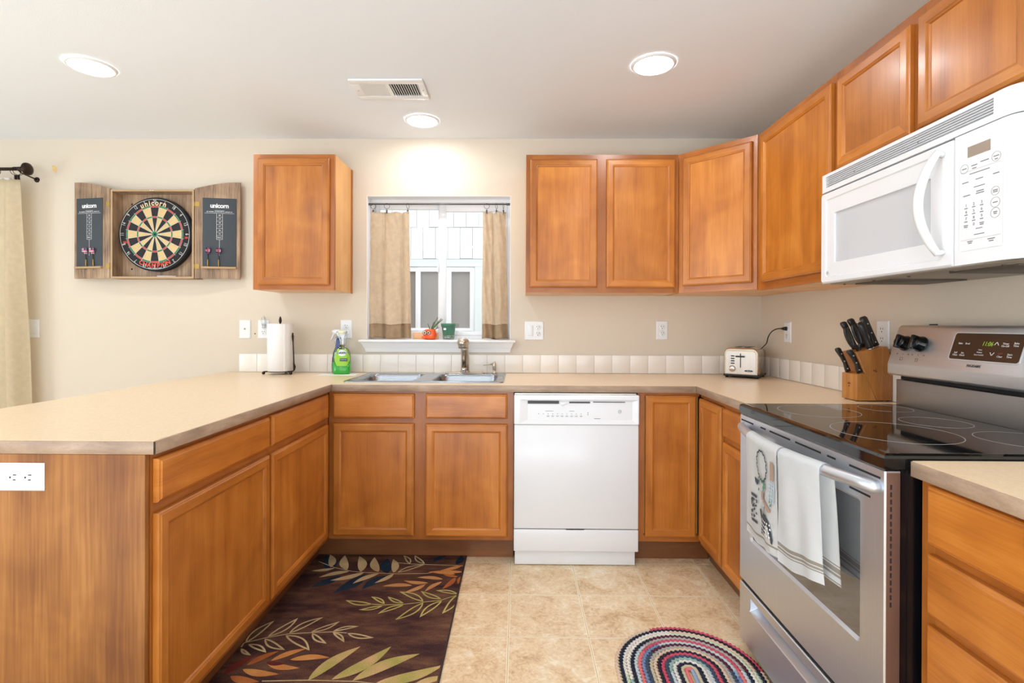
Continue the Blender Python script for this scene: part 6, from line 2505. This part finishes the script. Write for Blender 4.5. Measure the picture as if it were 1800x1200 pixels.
for kind, col, c, w in RUG:
    m = 1 + RCN.index(col)
    lay += 1
    z = ZR + 0.0003 + 0.000012 * lay
    if kind in 'FO':
        ax, ay, bx, by = c
        d = Vector((bx - ax, by - ay))
        ln = d.length
        d.normalize()
        p = Vector((-d.y, d.x))
        n = 14
        curve = 0.06 * ln * (1 if lay % 2 else -1)
        prof = lambda s: w * ln * (math.sin(math.pi * min(1, s ** 0.85)) ** 0.9) / 2 * 1.05
        ctr = lambda s: Vector((ax, ay)) + d * (s * ln) + p * (curve * math.sin(math.pi * s))
        if kind == 'F':
            for i in range(n):
                s0, s1 = i / n, (i + 1) / n
                q = [ctr(s0) + p * prof(s0), ctr(s1) + p * prof(s1), ctr(s1) - p * prof(s1), ctr(s0) - p * prof(s0)]
                q = [clampx(v) for v in q]
                b.poly([(v[0], v[1], z) for v in q], m)
        else:
            h = 0.0072
            for sg in (1, -1):
                for i in range(n):
                    s0, s1 = i / n, (i + 1) / n
                    q = [ctr(s0) + p * sg * prof(s0), ctr(s1) + p * sg * prof(s1), ctr(s1) + p * sg * max(0, prof(s1) - h), ctr(s0) + p * sg * max(0, prof(s0) - h)]
                    q = [clampx(v) for v in q]
                    b.poly([(v[0], v[1], z) for v in q], m)
    else:
        P = [Vector((c[i], c[i + 1])) for i in range(0, len(c), 2)]
        for a_, c_ in zip(P, P[1:]):
            d = (c_ - a_).normalized()
            p = Vector((-d.y, d.x)) * w / 2
            q = [clampx(v) for v in (a_ + p, c_ + p, c_ - p, a_ - p)]
            b.poly([(v[0], v[1], z) for v in q], m)
bmesh.ops.dissolve_degenerate(b.bm, edges=b.bm.edges[:], dist=1e-6)
o = b.build('area_rug', rm, fix=False)
tag(o, 'dark brown area rug with leaf pattern along the peninsula cabinets', 'rug')

# ---------------------------------------------------------------- braided oval rug
PAL = [(228, 222, 212), (46, 52, 66), (206, 88, 106), (150, 170, 196), (196, 206, 208), (90, 50, 66), (222, 196, 170), (120, 146, 130), (232, 150, 130), (70, 84, 104), (176, 170, 164), (206, 216, 190), (236, 228, 214), (226, 120, 120), (120, 140, 176), (56, 48, 60), (200, 186, 160), (150, 180, 172)]
bm_ = [mat('braid_' + 'abcdefghijklmnopqrst'[i], srgb(*c), 1.0, var=0.18, vscale=160, spec=0.05) for i, c in enumerate(PAL)]
for i, m_ in enumerate(bm_):
    m_.name = 'braided_yarn'
rnd = random.Random(11)
c1, c2 = Vector((0.592, -1.400)), Vector((0.575, -1.880))
ax_ = (c1 - c2).normalized()
pe = Vector((ax_.y, -ax_.x))
Ls = (c1 - c2).length


def stad(r, s, rr_):
    """point at arclength fraction s of the stadium of radius r"""
    per = 2 * Ls + 2 * math.pi * rr_
    d = (s % 1.0) * per
    if d < math.pi * rr_:
        a = d / rr_
        return c1 + (pe * math.cos(a) + ax_ * math.sin(a)) * r
    d -= math.pi * rr_
    if d < Ls:
        return c1 - pe * r - ax_ * d
    d -= Ls
    if d < math.pi * rr_:
        a = d / rr_
        return c2 + (-pe * math.cos(a) - ax_ * math.sin(a)) * r
    d -= math.pi * rr_
    return c2 + pe * r + ax_ * d


b = MB()
NR, pitch = 19, 0.0130
SEQ = [(13, 3), (6, 16), (1, 9), (0, 4), (4, 17), (15, 9), (2, 2), (1, 15), (16, 6), (10, 16), (5, 9, 5), (3, 4, 14), (8, 2, 13), (12, 10, 4), (5, 1, 7), (13, 11, 12, 17), (0, 11, 6), (1, 5, 15), (14, 6, 2, 6, 4)]
for i in range(NR):
    r0, r1 = 0.004 + i * pitch, 0.004 + (i + 1) * pitch
    rmid = (r0 + r1) / 2
    per = 2 * Ls + 2 * math.pi * rmid
    n = int(per / 0.0085) // 2 * 2
    # colour runs along the ring
    runs, s = [], 0.0
    sq = SEQ[i]
    k_ = rnd.randrange(len(sq))
    while s < 1:
        s += rnd.uniform(0.14, 0.30)
        k_ += 1
        runs.append((s, sq[k_ % len(sq)]))
    def colr(f):
        for e_, c in runs:
            if f <= e_:
                return c
        return runs[-1][1]
    zz = 0.0042
    rows = []
    for j, (r, h) in enumerate(((r0, 0.006), (r0 + 0.3 * pitch, 0.0115), (r0 + 0.7 * pitch, 0.0115), (r1, 0.006))):
        row = []
        for kx in range(n):
            zf = 0.32 if i > 1 else 0.1
            zig = pitch * zf if kx % 2 else -pitch * zf
            q = stad(max(0.0005, r + (zig if not (i == NR - 1 and j == 3) else zig * 0.5)), (kx + (0.25 if j in (1, 2) else 0.0)) / n, rmid)
            row.append(b.bm.verts.new((q.x, q.y, h)))
        rows.append(row)
    for j in range(3):
        for kx in range(n):
            f = b.bm.faces.new([rows[j][kx], rows[j][(kx + 1) % n], rows[j + 1][(kx + 1) % n], rows[j + 1][kx]])
            f.material_index = colr((kx + 0.5) / n)
            f.smooth = True
    if i == NR - 1:
        low = [b.bm.verts.new((v.co.x, v.co.y, 0.0006)) for v in rows[3]]
        for kx in range(n):
            f = b.bm.faces.new([rows[3][kx], rows[3][(kx + 1) % n], low[(kx + 1) % n], low[kx]])
            f.material_index = colr((kx + 0.5) / n)
for f in b.bm.faces:
    if f.normal.z < 0:
        f.normal_flip()
o = b.build('braided_rug', bm_, fix=False)
tag(o, 'oval multicoloured braided rug on the tile floor in front of the range', 'rug')

# ---------------------------------------------------------------- outside: ground and the neighbouring house
b = MB()
b.box(-9, 6, T + 0.001, 9, -0.25, -0.12)
o = b.build('ground', mat('grey_gravel', srgb(150, 148, 142), 0.95, var=0.2, vscale=30))
struct(o)
NY = 2.2
SID = mat('pale_grey_siding', srgb(226, 228, 230), 0.75, var=0.05, vscale=14, bump=0.3, bscale=60)
TRM = mat('pale_grey_trim', srgb(214, 221, 219), 0.75, var=0.04, vscale=18)
t = thing('neighbor_house', 'pale grey shingled house with a white window seen through the kitchen window', 'house', (-1.5, NY + 1.5, -0.12))
b = MB()
b.box(-7, -1.32, NY + 0.02, NY + 0.2, -0.12, 3.3)
b.box(-0.33, 4, NY + 0.02, NY + 0.2, -0.12, 3.3)
b.box(-1.32, -0.33, NY + 0.02, NY + 0.2, -0.12, 1.12)
b.box(-1.32, -0.33, NY + 0.02, NY + 0.2, 1.79, 3.3)
b.build('wall', SID, t)
b = MB()
rs = random.Random(3)
for r in range(5):
    z0 = 1.872 + 0.326 * r
    off = 0.0 if r % 2 == 0 else 0.0615
    x = -1.9 + off
    while x < 0.55:
        jz = rs.uniform(-0.004, 0.004)
        b.box(x + 0.0018, x + 0.1272, NY - 0.006 - 0.002 * (r % 2), NY + 0.0195, z0 + 0.002 + jz, z0 + 0.3235)
        x += 0.1290
b.build('shingles', SID, t)
b = MB()
b.box(-1.36, -0.30, NY - 0.018, NY + 0.0195, 1.790, 1.866)
b.box(-0.455, -0.30, NY - 0.016, NY + 0.0195, 1.00, 1.789)
b.box(-1.36, -1.255, NY - 0.016, NY + 0.0195, 1.00, 1.789)
b.box(-1.254, -0.456, NY - 0.016, NY + 0.0195, 1.02, 1.118)
b.build('window_trim', TRM, t)
b = MB()
fx0, fx1, fz0, fz1 = -1.253, -0.457, 1.120, 1.788
for x0, x1, z0, z1 in ((fx0, fx0 + 0.05, fz0, fz1), (fx1 - 0.05, fx1, fz0, fz1), (fx0 + 0.05, fx1 - 0.05, fz1 - 0.05, fz1), (fx0 + 0.05, fx1 - 0.05, fz0, fz0 + 0.03), (-0.752, -0.702, fz0 + 0.03, fz1 - 0.05), (-1.075, -1.025, fz0 + 0.03, fz1 - 0.05)):
    b.box(x0, x1, NY - 0.004, NY + 0.03, z0, z1, bev=0.002)
fr = b.build('window_frame', VINYL, t)
b = MB()
b.box(fx0 + 0.02, fx1 - 0.02, NY + 0.034, NY + 0.040, fz0, fz1)
b.build('pane', mat('dusky_pane', srgb(140, 134, 128), 0.25, var=0.08, vscale=6), fr)
